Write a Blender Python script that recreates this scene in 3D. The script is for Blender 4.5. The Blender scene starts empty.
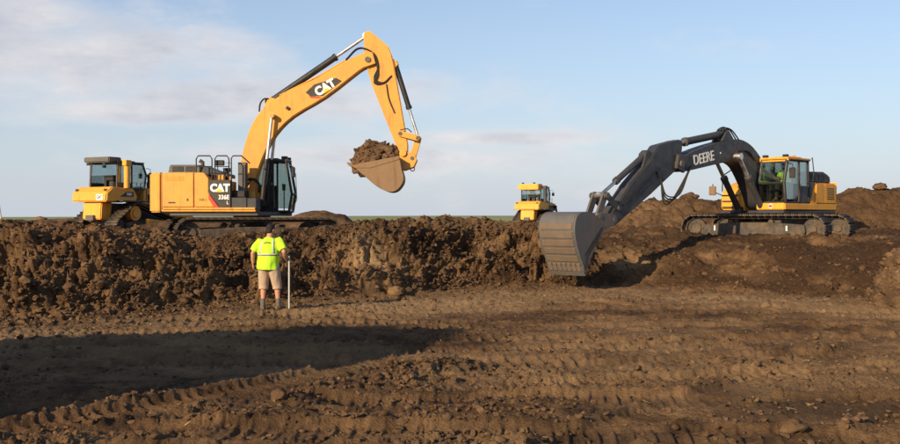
import bpy, bmesh, math, random
import numpy as np
from mathutils import Vector, Matrix, Euler, noise as mnoise
from mathutils.bvhtree import BVHTree
R = math.radians
random.seed(7)
rng = np.random.default_rng(11)
scene = bpy.context.scene
COL = scene.collection

# ------------------------------------------------------------------ camera
EYE = 1.95
cam_d = bpy.data.cameras.new('camera')
cam = bpy.data.objects.new('camera', cam_d); COL.objects.link(cam)
cam_d.sensor_width = 36.0
cam_d.lens = 36.0 * 1000.0 / 900.0
cam_d.clip_start = 0.1; cam_d.clip_end = 20000
cam.location = (0, 0, EYE)
cam.rotation_euler = (R(90 - 0.23), 0, 0)
scene.camera = cam

# ------------------------------------------------------------------ sky and sun
SUN_EL = R(21.0)
SUN_XY = Vector((-0.62, -0.785)).normalized()
world = bpy.data.worlds.new('World'); scene.world = world
world.use_nodes = True
wn, wl = world.node_tree.nodes, world.node_tree.links
wn.clear()
w_out = wn.new('ShaderNodeOutputWorld'); w_bg = wn.new('ShaderNodeBackground')
sky = wn.new('ShaderNodeTexSky'); sky.sky_type = 'NISHITA'; sky.sun_disc = False
sky.sun_elevation = SUN_EL
sky.sun_rotation = math.atan2(SUN_XY.x, SUN_XY.y)
sky.altitude = 300; sky.air_density = 1.0; sky.dust_density = 1.2; sky.ozone_density = 3.0
w_bg.inputs['Strength'].default_value = 0.109
# thin cloud layer: noise on the direction, flattened towards the horizon
def wmath(op, a, b=None, clamp=False):
    n = wn.new('ShaderNodeMath'); n.operation = op; n.use_clamp = clamp
    for i, v in enumerate((a, b)):
        if v is None: continue
        if isinstance(v, (int, float)): n.inputs[i].default_value = v
        else: wl.new(v, n.inputs[i])
    return n.outputs[0]
tc = wn.new('ShaderNodeTexCoord'); sep = wn.new('ShaderNodeSeparateXYZ')
wl.new(tc.outputs['Generated'], sep.inputs[0])
dx, dy, dz = sep.outputs
zc = wmath('MAXIMUM', dz, 0.0)
comb = wn.new('ShaderNodeCombineXYZ')
az = wmath('ARCTAN2', dx, dy)                        # azimuth from the view axis
wl.new(wmath('MULTIPLY', az, 3.0), comb.inputs[0]); wl.new(wmath('MULTIPLY', zc, 7.5), comb.inputs[1])
def wnoise(scale, detail, rough, off):
    m = wn.new('ShaderNodeVectorMath'); m.operation = 'ADD'; wl.new(comb.outputs[0], m.inputs[0]); m.inputs[1].default_value = off
    n = wn.new('ShaderNodeTexNoise'); n.inputs['Scale'].default_value = scale
    n.inputs['Detail'].default_value = detail; n.inputs['Roughness'].default_value = rough
    wl.new(m.outputs[0], n.inputs['Vector']); return n.outputs[0]
n_big = wnoise(1.0, 3.0, 0.5, (3.1, 7.7, 0.4))
n_fine = wnoise(2.6, 9.0, 0.60, (9.3, 1.2, 5.5))
def blob(a0, e0, sa, se):                            # a cloud bank: soft ellipse in azimuth / height
    p = wmath('DIVIDE', wmath('SUBTRACT', az, a0), sa); q = wmath('DIVIDE', wmath('SUBTRACT', dz, e0), se)
    r2 = wmath('ADD', wmath('MULTIPLY', p, p), wmath('MULTIPLY', q, q))
    return wmath('POWER', 2.718, wmath('MULTIPLY', r2, -1.0))
banks = None
for b in ((-0.37, 0.145, 0.18, 0.042), (-0.20, 0.118, 0.18, 0.03), (-0.42, 0.18, 0.09, 0.022), (-0.30, 0.10, 0.12, 0.014), (0.05, 0.08, 0.12, 0.010),
          (-0.13, 0.06, 0.2, 0.02), (0.9, 0.16, 0.3, 0.03), (-1.3, 0.13, 0.4, 0.04), (2.2, 0.15, 0.5, 0.04), (-2.5, 0.16, 0.4, 0.04)):
    v = blob(*b); banks = v if banks is None else wmath('MAXIMUM', banks, v)
dens = wmath('ADD', wmath('MULTIPLY', banks, 0.78), wmath('MULTIPLY', wmath('SUBTRACT', n_fine, 0.5), 1.7))
dens = wmath('ADD', dens, wmath('MULTIPLY', wmath('SUBTRACT', n_big, 0.5), 0.5))
ramp = wn.new('ShaderNodeMapRange'); ramp.interpolation_type = 'SMOOTHSTEP'
ramp.inputs['From Min'].default_value = 0.05; ramp.inputs['From Max'].default_value = 0.72
wl.new(dens, ramp.inputs['Value'])
cover = wmath('MULTIPLY', ramp.outputs[0], 0.92)
ccol = wn.new('ShaderNodeMix'); ccol.data_type = 'RGBA'
n_sh = wnoise(4.5, 7.0, 0.6, (4.3, 3.2, 8.5))
wl.new(wmath('MULTIPLY', ramp.outputs[0], wmath('MULTIPLY', wmath('SUBTRACT', n_sh, 0.28), 2.6, True), True), ccol.inputs[0])
ccol.inputs[6].default_value = (5.35, 5.2, 5.25, 1); ccol.inputs[7].default_value = (3.7, 3.8, 4.25, 1)
cmix = wn.new('ShaderNodeMix'); cmix.data_type = 'RGBA'
hz = wn.new('ShaderNodeMix'); hz.data_type = 'RGBA'       # pale haze low in the sky, the same all round
wl.new(wmath('MULTIPLY', wmath('POWER', 2.718, wmath('MULTIPLY', zc, -5.0)), 0.9), hz.inputs[0])
wl.new(sky.outputs[0], hz.inputs[6]); hz.inputs[7].default_value = (3.95, 4.25, 4.85, 1)
wl.new(cover, cmix.inputs[0]); wl.new(hz.outputs[2], cmix.inputs[6]); wl.new(ccol.outputs[2], cmix.inputs[7])
wl.new(cmix.outputs[2], w_bg.inputs['Color']); wl.new(w_bg.outputs[0], w_out.inputs['Surface'])

sun_d = bpy.data.lights.new('sun', 'SUN'); sun_d.energy = 5.0; sun_d.angle = R(0.53); sun_d.color = (1.0, 0.79, 0.51)
sun = bpy.data.objects.new('sun', sun_d); COL.objects.link(sun)
to_sun = Vector((SUN_XY.x * math.cos(SUN_EL), SUN_XY.y * math.cos(SUN_EL), math.sin(SUN_EL)))
sun.rotation_euler = to_sun.to_track_quat('Z', 'Y').to_euler()
sun.location = to_sun * 60
vs = scene.view_settings
vs.view_transform = 'Standard'; vs.look = 'None'; vs.exposure = 0.5; vs.gamma = 1.0; vs.use_curve_mapping = False

# ------------------------------------------------------------------ materials
def new_mat(name):
    m = bpy.data.materials.new(name); m.use_nodes = True
    nt = m.node_tree; nt.nodes.clear()
    o = nt.nodes.new('ShaderNodeOutputMaterial'); p = nt.nodes.new('ShaderNodeBsdfPrincipled')
    nt.links.new(p.outputs[0], o.inputs['Surface'])
    return m, nt, p, o
def tex(nt, scale, detail=5, rough=0.55, kind='Object', off=(0, 0, 0)):
    c = nt.nodes.new('ShaderNodeTexCoord'); mp = nt.nodes.new('ShaderNodeMapping'); mp.inputs['Location'].default_value = off
    nt.links.new(c.outputs[kind], mp.inputs[0])
    n = nt.nodes.new('ShaderNodeTexNoise'); n.inputs['Scale'].default_value = scale
    n.inputs['Detail'].default_value = detail; n.inputs['Roughness'].default_value = rough
    nt.links.new(mp.outputs[0], n.inputs['Vector']); return n.outputs[0]
def rampf(nt, src, lo, hi, a=0.0, b=1.0):
    r = nt.nodes.new('ShaderNodeMapRange'); r.interpolation_type = 'SMOOTHSTEP'
    r.inputs['From Min'].default_value = lo; r.inputs['From Max'].default_value = hi
    r.inputs['To Min'].default_value = a; r.inputs['To Max'].default_value = b
    nt.links.new(src, r.inputs['Value']); return r.outputs[0]
def mixc(nt, fac, a, b):
    m = nt.nodes.new('ShaderNodeMix'); m.data_type = 'RGBA'
    if isinstance(fac, (int, float)): m.inputs[0].default_value = fac
    else: nt.links.new(fac, m.inputs[0])
    for i, v in ((6, a), (7, b)):
        if isinstance(v, tuple): m.inputs[i].default_value = (*v[:3], 1)
        else: nt.links.new(v, m.inputs[i])
    return m.outputs[2]
def bump(nt, p, h, strength, dist):
    b = nt.nodes.new('ShaderNodeBump'); b.inputs['Strength'].default_value = strength; b.inputs['Distance'].default_value = dist
    nt.links.new(h, b.inputs['Height']); nt.links.new(b.outputs[0], p.inputs['Normal'])
DUST = (0.23, 0.145, 0.08)
def paint(name, col, rough=0.45, dirt=0.35, metal=0.0, dscale=1.6, dust=DUST, spec=0.4):
    m, nt, p, o = new_mat(name)
    f = rampf(nt, tex(nt, dscale, 7, 0.65), 0.42, 0.78, 0.0, dirt)
    f2 = rampf(nt, tex(nt, dscale * 9, 4, 0.6, off=(3, 1, 2)), 0.5, 0.8, 0.0, dirt * 0.6)
    c = mixc(nt, f, col, dust); c = mixc(nt, f2, c, dust)
    st_c = nt.nodes.new('ShaderNodeTexCoord'); st_m = nt.nodes.new('ShaderNodeMapping'); st_m.inputs['Scale'].default_value = (7, 7, 0.9); nt.links.new(st_c.outputs['Object'], st_m.inputs[0])
    st_n = nt.nodes.new('ShaderNodeTexNoise'); st_n.inputs['Scale'].default_value = 1.0; st_n.inputs['Detail'].default_value = 5; nt.links.new(st_m.outputs[0], st_n.inputs['Vector'])
    c = mixc(nt, rampf(nt, st_n.outputs[0], 0.52, 0.75, 0, min(.6, dirt * 1.1)), c, tuple(v * .55 for v in dust))
    nt.links.new(c, p.inputs['Base Color'])
    nt.links.new(rampf(nt, tex(nt, dscale * 3, 4), 0.3, 0.8, rough, min(1, rough + 0.3)), p.inputs['Roughness'])
    p.inputs['Metallic'].default_value = metal
    p.inputs['Specular IOR Level'].default_value = spec
    return m
M = {}
M['cat_yellow'] = paint('cat_yellow', (0.67, 0.305, 0.048), 0.45, 0.36)
M['cat_dusty'] = paint('cat_dusty', (0.70, 0.33, 0.05), 0.5, 0.5)
M['deere_yellow'] = paint('deere_yellow', (0.72, 0.32, 0.025), 0.42, 0.4)
M['dozer_yellow'] = paint('dozer_yellow', (0.72, 0.33, 0.035), 0.45, 0.28)
M['charcoal'] = paint('charcoal', (0.036, 0.038, 0.043), 0.40, 0.16)
M['black'] = paint('black', (0.012, 0.012, 0.013), 0.45, 0.12)
M['grey'] = paint('grey', (0.09, 0.085, 0.08), 0.55, 0.35)
M['rubber'] = paint('rubber', (0.015, 0.015, 0.015), 0.6, 0.1)
M['chrome'] = paint('chrome', (0.62, 0.60, 0.57), 0.32, 0.03, 1.0)
M['track'] = paint('track', (0.035, 0.031, 0.028), 0.55, 0.55, 0.3)
M['frame_dirty'] = paint('frame_dirty', (0.04, 0.034, 0.029), 0.65, 0.6)
M['steel_worn'] = paint('steel_worn', (0.21, 0.125, 0.065), 0.5, 0.8, 0.15, 2.5)
M['steel_grey'] = paint('steel_grey', (0.105, 0.104, 0.105), 0.42, 0.4, 0.25, 2.0)
M['rust'] = paint('rust', (0.125, 0.09, 0.065), 0.6, 0.5, 0.1, 3.0)
M['white_paint'] = paint('white_paint', (0.78, 0.78, 0.76), 0.5, 0.08)
M['red'] = paint('red', (0.60, 0.05, 0.03), 0.5, 0.05)
M['decal_yellow'] = paint('decal_yellow', (0.85, 0.50, 0.03), 0.5, 0.03)
M['decal_black'] = paint('decal_black', (0.035, 0.032, 0.030), 0.5, 0.12)
M['seat'] = paint('seat', (0.03, 0.03, 0.032), 0.8, 0.1)
M['amber'] = paint('amber', (0.7, 0.25, 0.02), 0.25, 0.05)
M['hivis'] = paint('hivis', (0.44, 0.78, 0.03), 0.85, 0.06, dscale=5)
M['reflective'] = paint('reflective', (0.42, 0.43, 0.41), 0.5, 0.2)
M['khaki'] = paint('khaki', (0.40, 0.29, 0.21), 0.9, 0.25, dscale=5)
M['skin'] = paint('skin', (0.46, 0.22, 0.13), 0.55, 0.05, dscale=8)
M['hair'] = paint('hair', (0.012, 0.009, 0.007), 0.7, 0.0)
M['boot'] = paint('boot', (0.10, 0.085, 0.07), 0.8, 0.6, dscale=8)
M['sock'] = paint('sock', (0.12, 0.11, 0.10), 0.9, 0.3, dscale=8)
M['rod_white'] = paint('rod_white', (0.45, 0.45, 0.42), 0.5, 0.15)
M['straw'] = paint('straw', (0.42, 0.33, 0.19), 0.9, 0.4, dscale=4)
M['eye'] = paint('eye', (0.5, 0.48, 0.45), 0.2, 0.0)
def glass(name, tint, refl=0.16):
    m, nt, p, o = new_mat(name); nt.nodes.remove(p)
    t = nt.nodes.new('ShaderNodeBsdfTransparent'); t.inputs[0].default_value = (*tint, 1)
    g = nt.nodes.new('ShaderNodeBsdfGlossy'); g.inputs['Roughness'].default_value = 0.04; g.inputs[0].default_value = (0.9, 0.95, 0.95, 1)
    lw = nt.nodes.new('ShaderNodeLayerWeight'); lw.inputs['Blend'].default_value = 0.35
    f = nt.nodes.new('ShaderNodeMapRange'); f.inputs['To Min'].default_value = refl; f.inputs['To Max'].default_value = 0.85
    nt.links.new(lw.outputs['Fresnel'], f.inputs['Value'])
    mx = nt.nodes.new('ShaderNodeMixShader'); nt.links.new(f.outputs[0], mx.inputs[0])
    nt.links.new(t.outputs[0], mx.inputs[1]); nt.links.new(g.outputs[0], mx.inputs[2]); nt.links.new(mx.outputs[0], o.inputs['Surface'])
    return m
M['glass'] = glass('glass', (0.80, 0.86, 0.84), 0.12)
M['mirror'] = paint('mirror', (0.6, 0.62, 0.62), 0.1, 0.02, 1.0)

def soil(name, dark, mid, light, clay_attr=True, bmp=0.06):
    m, nt, p, o = new_mat(name)
    big = tex(nt, 0.35, 4, 0.6, 'Object'); med = tex(nt, 1.9, 6, 0.65, 'Object', (5, 2, 1)); fine = tex(nt, 11, 6, 0.7, 'Object', (1, 8, 3))
    c = mixc(nt, rampf(nt, med, 0.36, 0.66), dark, mid)
    c = mixc(nt, rampf(nt, big, 0.45, 0.7, 0, 0.55), c, mid)
    if clay_attr:
        a = nt.nodes.new('ShaderNodeAttribute'); a.attribute_name = 'clay'
        s = nt.nodes.new('ShaderNodeMath'); s.operation = 'ADD'; s.use_clamp = True
        nt.links.new(a.outputs['Fac'], s.inputs[0])
        s2 = nt.nodes.new('ShaderNodeMath'); s2.operation = 'MULTIPLY_ADD'; s2.inputs[1].default_value = 1.0; s2.inputs[2].default_value = -0.5
        nt.links.new(med, s2.inputs[0]); nt.links.new(s2.outputs[0], s.inputs[1])
        c = mixc(nt, s.outputs[0], c, light)
    if clay_attr:
        a2 = nt.nodes.new('ShaderNodeAttribute'); a2.attribute_name = 'topsoil'
        c = mixc(nt, a2.outputs['Fac'], c, (dark[0] * .72, dark[1] * .70, dark[2] * .72))
    c = mixc(nt, rampf(nt, fine, 0.5, 0.75, 0, 0.45), c, light if not clay_attr else mixc(nt, 0.5, c, light))
    c = mixc(nt, rampf(nt, fine, 0.46, 0.28, 0, 0.55), c, dark)
    nt.links.new(c, p.inputs['Base Color'])
    p.inputs['Roughness'].default_value = 0.95; p.inputs['Specular IOR Level'].default_value = 0.12
    gr = tex(nt, 38, 5, 0.7, 'Object', (2, 2, 9))
    ad = nt.nodes.new('ShaderNodeMath'); ad.operation = 'ADD'; nt.links.new(gr, ad.inputs[0]); nt.links.new(fine, ad.inputs[1])
    bump(nt, p, ad.outputs[0], 0.9, bmp)
    return m
S_DARK, S_MID, S_LIGHT = (0.062, 0.035, 0.019), (0.15, 0.080, 0.039), (0.32, 0.203, 0.105)
M['soil'] = soil('soil', S_DARK, S_MID, S_LIGHT, True, 0.05)
M['clod'] = soil('clod', (0.072, 0.042, 0.024), (0.145, 0.086, 0.047), (0.26, 0.17, 0.092), False, 0.02)
M['clod_clay'] = soil('clod_clay', (0.12, 0.07, 0.037), (0.20, 0.122, 0.063), (0.30, 0.20, 0.108), False, 0.02)
m, nt, p, o = new_mat('crop')
c = mixc(nt, rampf(nt, tex(nt, 0.05, 5, 0.6), 0.35, 0.65), (0.12, 0.16, 0.035), (0.22, 0.22, 0.07))
nt.links.new(c, p.inputs['Base Color']); p.inputs['Roughness'].default_value = 0.9
M['crop'] = m

# ------------------------------------------------------------------ mesh helpers
def tag(o, label=None, cat=None, group=None, kind=None):
    if label: o['label'] = label
    if cat: o['category'] = cat
    if group: o['group'] = group
    if kind: o['kind'] = kind
    return o
def empty(name, loc, rz=0.0):
    e = bpy.data.objects.new(name, None); COL.objects.link(e); e.location = loc; e.rotation_euler = (0, 0, rz); e.empty_display_size = 0.2
    return e
def link_mesh(name, me, mat, parent=None, sharp=32):
    if mat is not None: me.materials.append(M[mat] if isinstance(mat, str) else mat)
    me.shade_smooth()
    if sharp: me.set_sharp_from_angle(angle=R(sharp))
    o = bpy.data.objects.new(name, me); COL.objects.link(o)
    if parent is not None: o.parent = parent
    return o
def fin(name, bm, mat, parent=None, bev=0.0, seg=1, sharp=32):
    bmesh.ops.recalc_face_normals(bm, faces=bm.faces)
    if bev > 0:
        es = [e for e in bm.edges if len(e.link_faces) == 2 and e.calc_face_angle(0) > R(28)]
        if es: bmesh.ops.bevel(bm, geom=es, offset=bev, offset_type='OFFSET', segments=seg, affect='EDGES', clamp_overlap=True)
    me = bpy.data.meshes.new(name); bm.to_mesh(me); bm.free()
    return link_mesh(name, me, mat, parent, sharp)
def B(): return bmesh.new()
def box(bm, x0, x1, y0, y1, z0, z1):
    v = [bm.verts.new(c) for c in ((x0, y0, z0), (x1, y0, z0), (x1, y1, z0), (x0, y1, z0), (x0, y0, z1), (x1, y0, z1), (x1, y1, z1), (x0, y1, z1))]
    for f in ((0, 3, 2, 1), (4, 5, 6, 7), (0, 1, 5, 4), (1, 2, 6, 5), (2, 3, 7, 6), (3, 0, 4, 7)): bm.faces.new([v[i] for i in f])
    return bm
def prism(bm, pts, y0, y1):                       # outline in x,z pushed along y
    a = [bm.verts.new((x, y0, z)) for x, z in pts]; b = [bm.verts.new((x, y1, z)) for x, z in pts]
    bm.faces.new(a); bm.faces.new(b[::-1]); n = len(pts)
    for i in range(n): bm.faces.new((a[i], b[i], b[(i + 1) % n], a[(i + 1) % n]))
    return bm
def plan(bm, pts, z0, z1):                        # outline in x,y pushed along z
    a = [bm.verts.new((x, y, z0)) for x, y in pts]; b = [bm.verts.new((x, y, z1)) for x, y in pts]
    bm.faces.new(a); bm.faces.new(b[::-1]); n = len(pts)
    for i in range(n): bm.faces.new((a[i], b[i], b[(i + 1) % n], a[(i + 1) % n]))
    return bm
def tube(bm, pts, r, seg=10):                     # round bar through points; r may be a list, entries may be (rx, ry)
    pts = [Vector(p) for p in pts]; n = len(pts)
    rs = r if isinstance(r, (list, tuple)) else [r] * n
    rings = []; side = None
    for i, p in enumerate(pts):
        t = (pts[min(i + 1, n - 1)] - pts[max(i - 1, 0)]).normalized()
        ref = Vector((1, 0, 0)) if side is None and abs(t.x) < 0.9 else (side if side is not None else Vector((0, 1, 0)))
        side = (ref - t * ref.dot(t)).normalized(); up = t.cross(side)
        ra, rb = rs[i] if isinstance(rs[i], (list, tuple)) else (rs[i], rs[i])
        rings.append([bm.verts.new(p + side * (math.cos(k * 2 * math.pi / seg) * ra) + up * (math.sin(k * 2 * math.pi / seg) * rb)) for k in range(seg)])
    for a, b in zip(rings, rings[1:]):
        for k in range(seg): bm.faces.new((a[k], a[(k + 1) % seg], b[(k + 1) % seg], b[k]))
    bm.faces.new(rings[0][::-1]); bm.faces.new(rings[-1])
    return bm
def cyl(bm, p0, p1, r, seg=18): return tube(bm, [p0, p1], r, seg)
def ball(bm, c, r, u=14, v=10, rot=None):
    rx, ry, rz = r if isinstance(r, (tuple, list)) else (r, r, r)
    mt = Matrix.Translation(c) @ (rot.to_4x4() if rot else Matrix.Identity(4)) @ Matrix.Diagonal((rx, ry, rz, 1))
    bmesh.ops.create_uvsphere(bm, u_segments=u, v_segments=v, radius=1.0, matrix=mt); return bm
def smooth_path(pts, k=6):                        # Catmull-Rom
    P = [Vector(p) for p in pts]; P = [P[0] * 2 - P[1]] + P + [P[-1] * 2 - P[-2]]; out = []
    for i in range(1, len(P) - 2):
        for j in range(k):
            t = j / k
            out.append(0.5 * ((2 * P[i]) + (P[i + 1] - P[i - 1]) * t + (2 * P[i - 1] - 5 * P[i] + 4 * P[i + 1] - P[i + 2]) * t * t + (3 * P[i] - P[i - 1] - 3 * P[i + 1] + P[i + 2]) * t ** 3))
    out.append(P[-2]); return out
def sp2(pts, k=5): return [(v.x, v.z) for v in smooth_path([(x, 0, z) for x, z in pts], k)]
def text_part(name, body, size, mat, parent, loc, rot, bold=0.02, squeeze=1.0, depth=0.004):
    cu = bpy.data.curves.new(name, 'FONT'); cu.body = body; cu.size = size; cu.extrude = depth; cu.offset = bold * size
    cu.align_x = 'CENTER'; cu.align_y = 'CENTER'
    t = bpy.data.objects.new(name, cu); COL.objects.link(t)
    dg = bpy.context.evaluated_depsgraph_get()
    me = bpy.data.meshes.new_from_object(t.evaluated_get(dg)); bpy.data.objects.remove(t); bpy.data.curves.remove(cu)
    me.materials.clear()
    o = link_mesh(name, me, mat, parent, 30); o.location = loc; o.rotation_euler = rot; o.scale = (squeeze, 1, 1)
    return o
def remeshed(name, bm, mat, parent, voxel, smooth=4):
    me = bpy.data.meshes.new(name); bmesh.ops.recalc_face_normals(bm, faces=bm.faces); bm.to_mesh(me); bm.free()
    o = bpy.data.objects.new(name, me); COL.objects.link(o)
    md = o.modifiers.new('r', 'REMESH'); md.mode = 'VOXEL'; md.voxel_size = voxel
    if smooth:
        s = o.modifiers.new('s', 'SMOOTH'); s.iterations = smooth; s.factor = 0.5
    dg = bpy.context.evaluated_depsgraph_get(); m2 = bpy.data.meshes.new_from_object(o.evaluated_get(dg))
    bpy.data.objects.remove(o); bpy.data.meshes.remove(me); m2.name = name
    return link_mesh(name, m2, mat, parent, 0)
def rot2(x, y, a): return (x * math.cos(a) - y * math.sin(a), x * math.sin(a) + y * math.cos(a))

# ------------------------------------------------------------------ numpy noise
def hash2(ix, iy, s):
    h = ix.astype(np.int32).astype(np.uint32) * np.uint32(374761393) + iy.astype(np.int32).astype(np.uint32) * np.uint32(668265263) + np.uint32(s * 144269 + 77)
    h = (h ^ (h >> np.uint32(13))) * np.uint32(1274126177)
    h = (h ^ (h >> np.uint32(16))) * np.uint32(2246822519)
    h = h ^ (h >> np.uint32(15))
    return (h & np.uint32(0xffffff)).astype(np.float32) / np.float32(0xffffff)
def vnoise(x, y, s=0):
    ix = np.floor(x); iy = np.floor(y); fx = x - ix; fy = y - iy
    fx = fx * fx * (3 - 2 * fx); fy = fy * fy * (3 - 2 * fy)
    a, b, c, d = hash2(ix, iy, s), hash2(ix + 1, iy, s), hash2(ix, iy + 1, s), hash2(ix + 1, iy + 1, s)
    return (a * (1 - fx) + b * fx) * (1 - fy) + (c * (1 - fx) + d * fx) * fy
def fbm(x, y, octv=4, s=0, gain=0.5):
    t = 0; amp = 1; tot = 0
    for k in range(octv):
        t = t + amp * vnoise(x * 2 ** k + 17.3 * k, y * 2 ** k - 9.1 * k, s + k); tot += amp; amp *= gain
    return t / tot * 2 - 1
def clumps(x, y, s=0):                            # rounded lumps of random height with creases between
    ix = np.floor(x); iy = np.floor(y); best = np.zeros_like(x)
    for ox in (-1, 0, 1):
        for oy in (-1, 0, 1):
            cx = ix + ox; cy = iy + oy
            px = cx + 0.15 + 0.7 * hash2(cx, cy, s); py = cy + 0.15 + 0.7 * hash2(cx, cy, s + 5)
            r = 0.35 + 0.55 * hash2(cx, cy, s + 9)
            q = 1 - ((x - px) ** 2 + (y - py) ** 2) / (r * r)
            best = np.maximum(best, np.sqrt(np.maximum(q, 0)) * r)
    return best
def facets(x, y, s=0):                            # sheared blocks: each cell its own tilted face
    ix = np.floor(x); iy = np.floor(y); bd_ = np.full_like(x, 9.0); val = np.zeros_like(x)
    for ox in (-1, 0, 1):
        for oy in (-1, 0, 1):
            cx = ix + ox; cy = iy + oy; h1 = hash2(cx, cy, s); h2 = hash2(cx, cy, s + 5)
            ex = x - cx - h1; ey = y - cy - h2; d2 = ex * ex + ey * ey; k = d2 < bd_
            bd_ = np.where(k, d2, bd_)
            val = np.where(k, (hash2(cx, cy, s + 9) - .5) + 1.3 * (h2 - .5) * ex + 1.5 * (hash2(cx, cy, s + 3) - .35) * ey, val)
    return val
def sstep(a, b, x):
    t = np.clip((x - a) / (b - a), 0, 1); return t * t * (3 - 2 * t)

# ------------------------------------------------------------------ the ground: pit floor, cut bank, bench and spoil ridge
# bearing k runs -900..900 (thousandths of the tangent from straight ahead), t is the distance ahead
kb = np.concatenate([np.linspace(-900, -512, 50)[:-1], np.linspace(-512, 512, 1000), np.linspace(512, 900, 50)[1:]])
KT = [-900, -450, -350, -250, -180, -100, -30, 30, 90, 150, 200, 270, 350, 430, 520, 900]
TOE = [18.5, 19.1, 19.9, 21.2, 22.3, 23.8, 25.0, 26.7, 27.5, 27.9, 27.5, 26.4, 24.7, 23.4, 22.2, 21.0]
toe = np.interp(kb, KT, TOE)
KL = [-900, -450, -350, -290, -250, -200, -150, -112, -90, -30, 30, 90, 120, 150, 180, 240, 320, 430, 900]
LIPZ = [1.68, 1.68, 1.70, 1.60, 1.58, 1.60, 1.62, 1.72, 1.73, 1.70, 1.68, 1.70, 1.5, 0.95, 0.80, 0.78, 0.80, 0.85, 0.9]
lipz = np.interp(kb, KL, LIPZ); lipd = toe + np.interp(kb, [-900, -450, -100, 90, 160, 900], [3.9, 3.8, 3.2, 2.9, 2.6, 2.6])
bz = np.interp(kb, [-900, -420, -330, -290, -120, -80, 90, 150, 200, 900], [1.4, 1.3, 1.0, 0.9, 0.9, 1.45, 1.45, 1.25, 1.28, 1.35])
bd = toe + np.interp(kb, [-900, -450, -100, 90, 160, 900], [5.6, 5.6, 5.0, 4.8, 5.0, 5.0])
cz = np.interp(kb, [-900, -350, -120, -90, 90, 140, 200, 900], [1.3, 1.05, 0.95, 1.3, 1.4, 1.45, 1.42, 1.45])
cd = np.full_like(kb, 37.0)
mz = np.interp(kb, [-900, -165, -150, -125, -105, -90, 90, 135, 170, 200, 250, 310, 370, 410, 430, 900],
               [1.75, 1.85, 2.15, 2.22, 2.0, 1.45, 1.5, 2.05, 2.36, 2.62, 2.66, 2.55, 2.6, 2.95, 3.02, 3.1])
md_ = np.interp(kb, [-900, 60, 200, 400, 900], [45, 44, 42, 40, 40])
ez = np.full_like(kb, 1.35); ed = np.full_like(kb, 66.0)
near = np.full_like(kb, 5.2)
def seg(n, a, b, pw=1.0, end=False):
    t = np.linspace(0, 1, n + 1); t = t if end else t[:-1]
    return a, b, t ** pw
ctrl_d = [near, toe, lipd, bd, cd, md_, ed]
ctrl_z = [np.zeros_like(kb), np.zeros_like(kb), lipz, bz, cz, mz, ez]
rows_d = []; rows_z = []; rows_w = []             # w: 0 floor, 1 toe .. 2 lip .. 3 bench
counts = [330, 150, 60, 60, 70, 24]
for i, n in enumerate(counts):
    for j in range(n + (1 if i == len(counts) - 1 else 0)):
        t = j / n
        if i == 0:
            d = ctrl_d[0] * (ctrl_d[1] / ctrl_d[0]) ** (t ** 0.85 if t > 0 else 0)
        else: d = ctrl_d[i] * (1 - t) + ctrl_d[i + 1] * t
        ts = t * t * (3 - 2 * t) if i in (3, 4, 5) else (t ** np.interp(kb, [-450, 60, 160], [1.2, 1.1, 1.0]) if i == 1 else t)
        rows_d.append(d); rows_z.append(ctrl_z[i] * (1 - ts) + ctrl_z[i + 1] * ts); rows_w.append(np.full_like(kb, i + t))
Dg = np.array(rows_d, dtype=np.float32); Zg = np.array(rows_z, dtype=np.float32); Wg = np.array(rows_w, dtype=np.float32)
K2 = np.broadcast_to(kb.astype(np.float32), Dg.shape); Xg = K2 / 1000 * Dg; Yg = Dg.copy()
S = np.vstack([np.zeros_like(kb), np.cumsum(np.hypot(np.diff(Dg, axis=0), np.diff(Zg, axis=0)), axis=0)])
S = S - S[counts[0]]                              # arc length from the toe
left = 1 - sstep(100, 165, K2)                    # the lumpy cut on the left, smoother slope on the right
bank = sstep(0.985, 1.10, Wg) * (1 - sstep(2.6, 3.2, Wg)); slopey = sstep(0.99, 1.1, Wg) * (1 - sstep(4.8, 5.6, Wg))
# big folds and hollows, clumps of several sizes, pushed out of the slope
fold = fbm(Xg * 0.5, S * 0.55, 3, 3); fold2 = fbm(Xg * 1.5, S * 1.2, 3, 8)
wx = Xg + 0.25 * fbm(Xg * 2.0, S * 2.0, 2, 21); ws = S + 0.25 * fbm(Xg * 2.0 + 50, S * 2.0, 2, 23)
c1 = clumps(wx / 0.85, ws / 0.85, 1); c2 = clumps(wx / 0.42 + 7, ws / 0.42, 2); c3 = clumps(wx / 0.2 + 3, ws / 0.2, 3); c4 = clumps(Xg / 0.095, S / 0.095, 4)
f1 = facets(wx / 0.75, ws / 0.6, 301); f2 = facets(wx / 0.36, ws / 0.3, 305); f3 = facets(wx / 0.17, ws / 0.15, 309)
lipw = 0.16 * fbm(Xg * 0.35 + 2, 0 * Xg, 3, 330) * left * sstep(1.4, 2.0, Wg) * (1 - sstep(2.2, 3.0, Wg))
edge = 1 - 0.76 * sstep(1.6, 2.0, Wg)           # calmer at the lip, keeps the skyline level
dL = (0.75 * fold + 0.28 * fold2 + (0.22 * (c1 - 0.3) + 0.16 * (c2 - 0.2) + 0.20 * f1 + 0.17 * f2 + 0.13 * f3 + 0.13 * c3 + 0.12 * c4) * (1 - 0.65 * np.exp(-((Xg + 1.95) / 0.75) ** 2 - ((Yg - 25.6) / 0.9) ** 2))) * edge + 0.07 * c3
dRr = 0.16 * fold + 0.12 * fold2 + 0.10 * f1 + 0.08 * f2 + 0.05 * f3 + 0.10 * c2 * sstep(0.0, 0.3, fold2) + 0.07 * c3 * sstep(-.1, .3, fbm(Xg, S, 2, 31)) + 0.03 * c4
disp = bank * left * dL + slopey * (1 - left) * dRr + slopey * left * (1 - bank) * (0.12 * fold2 + 0.08 * c2)
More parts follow.
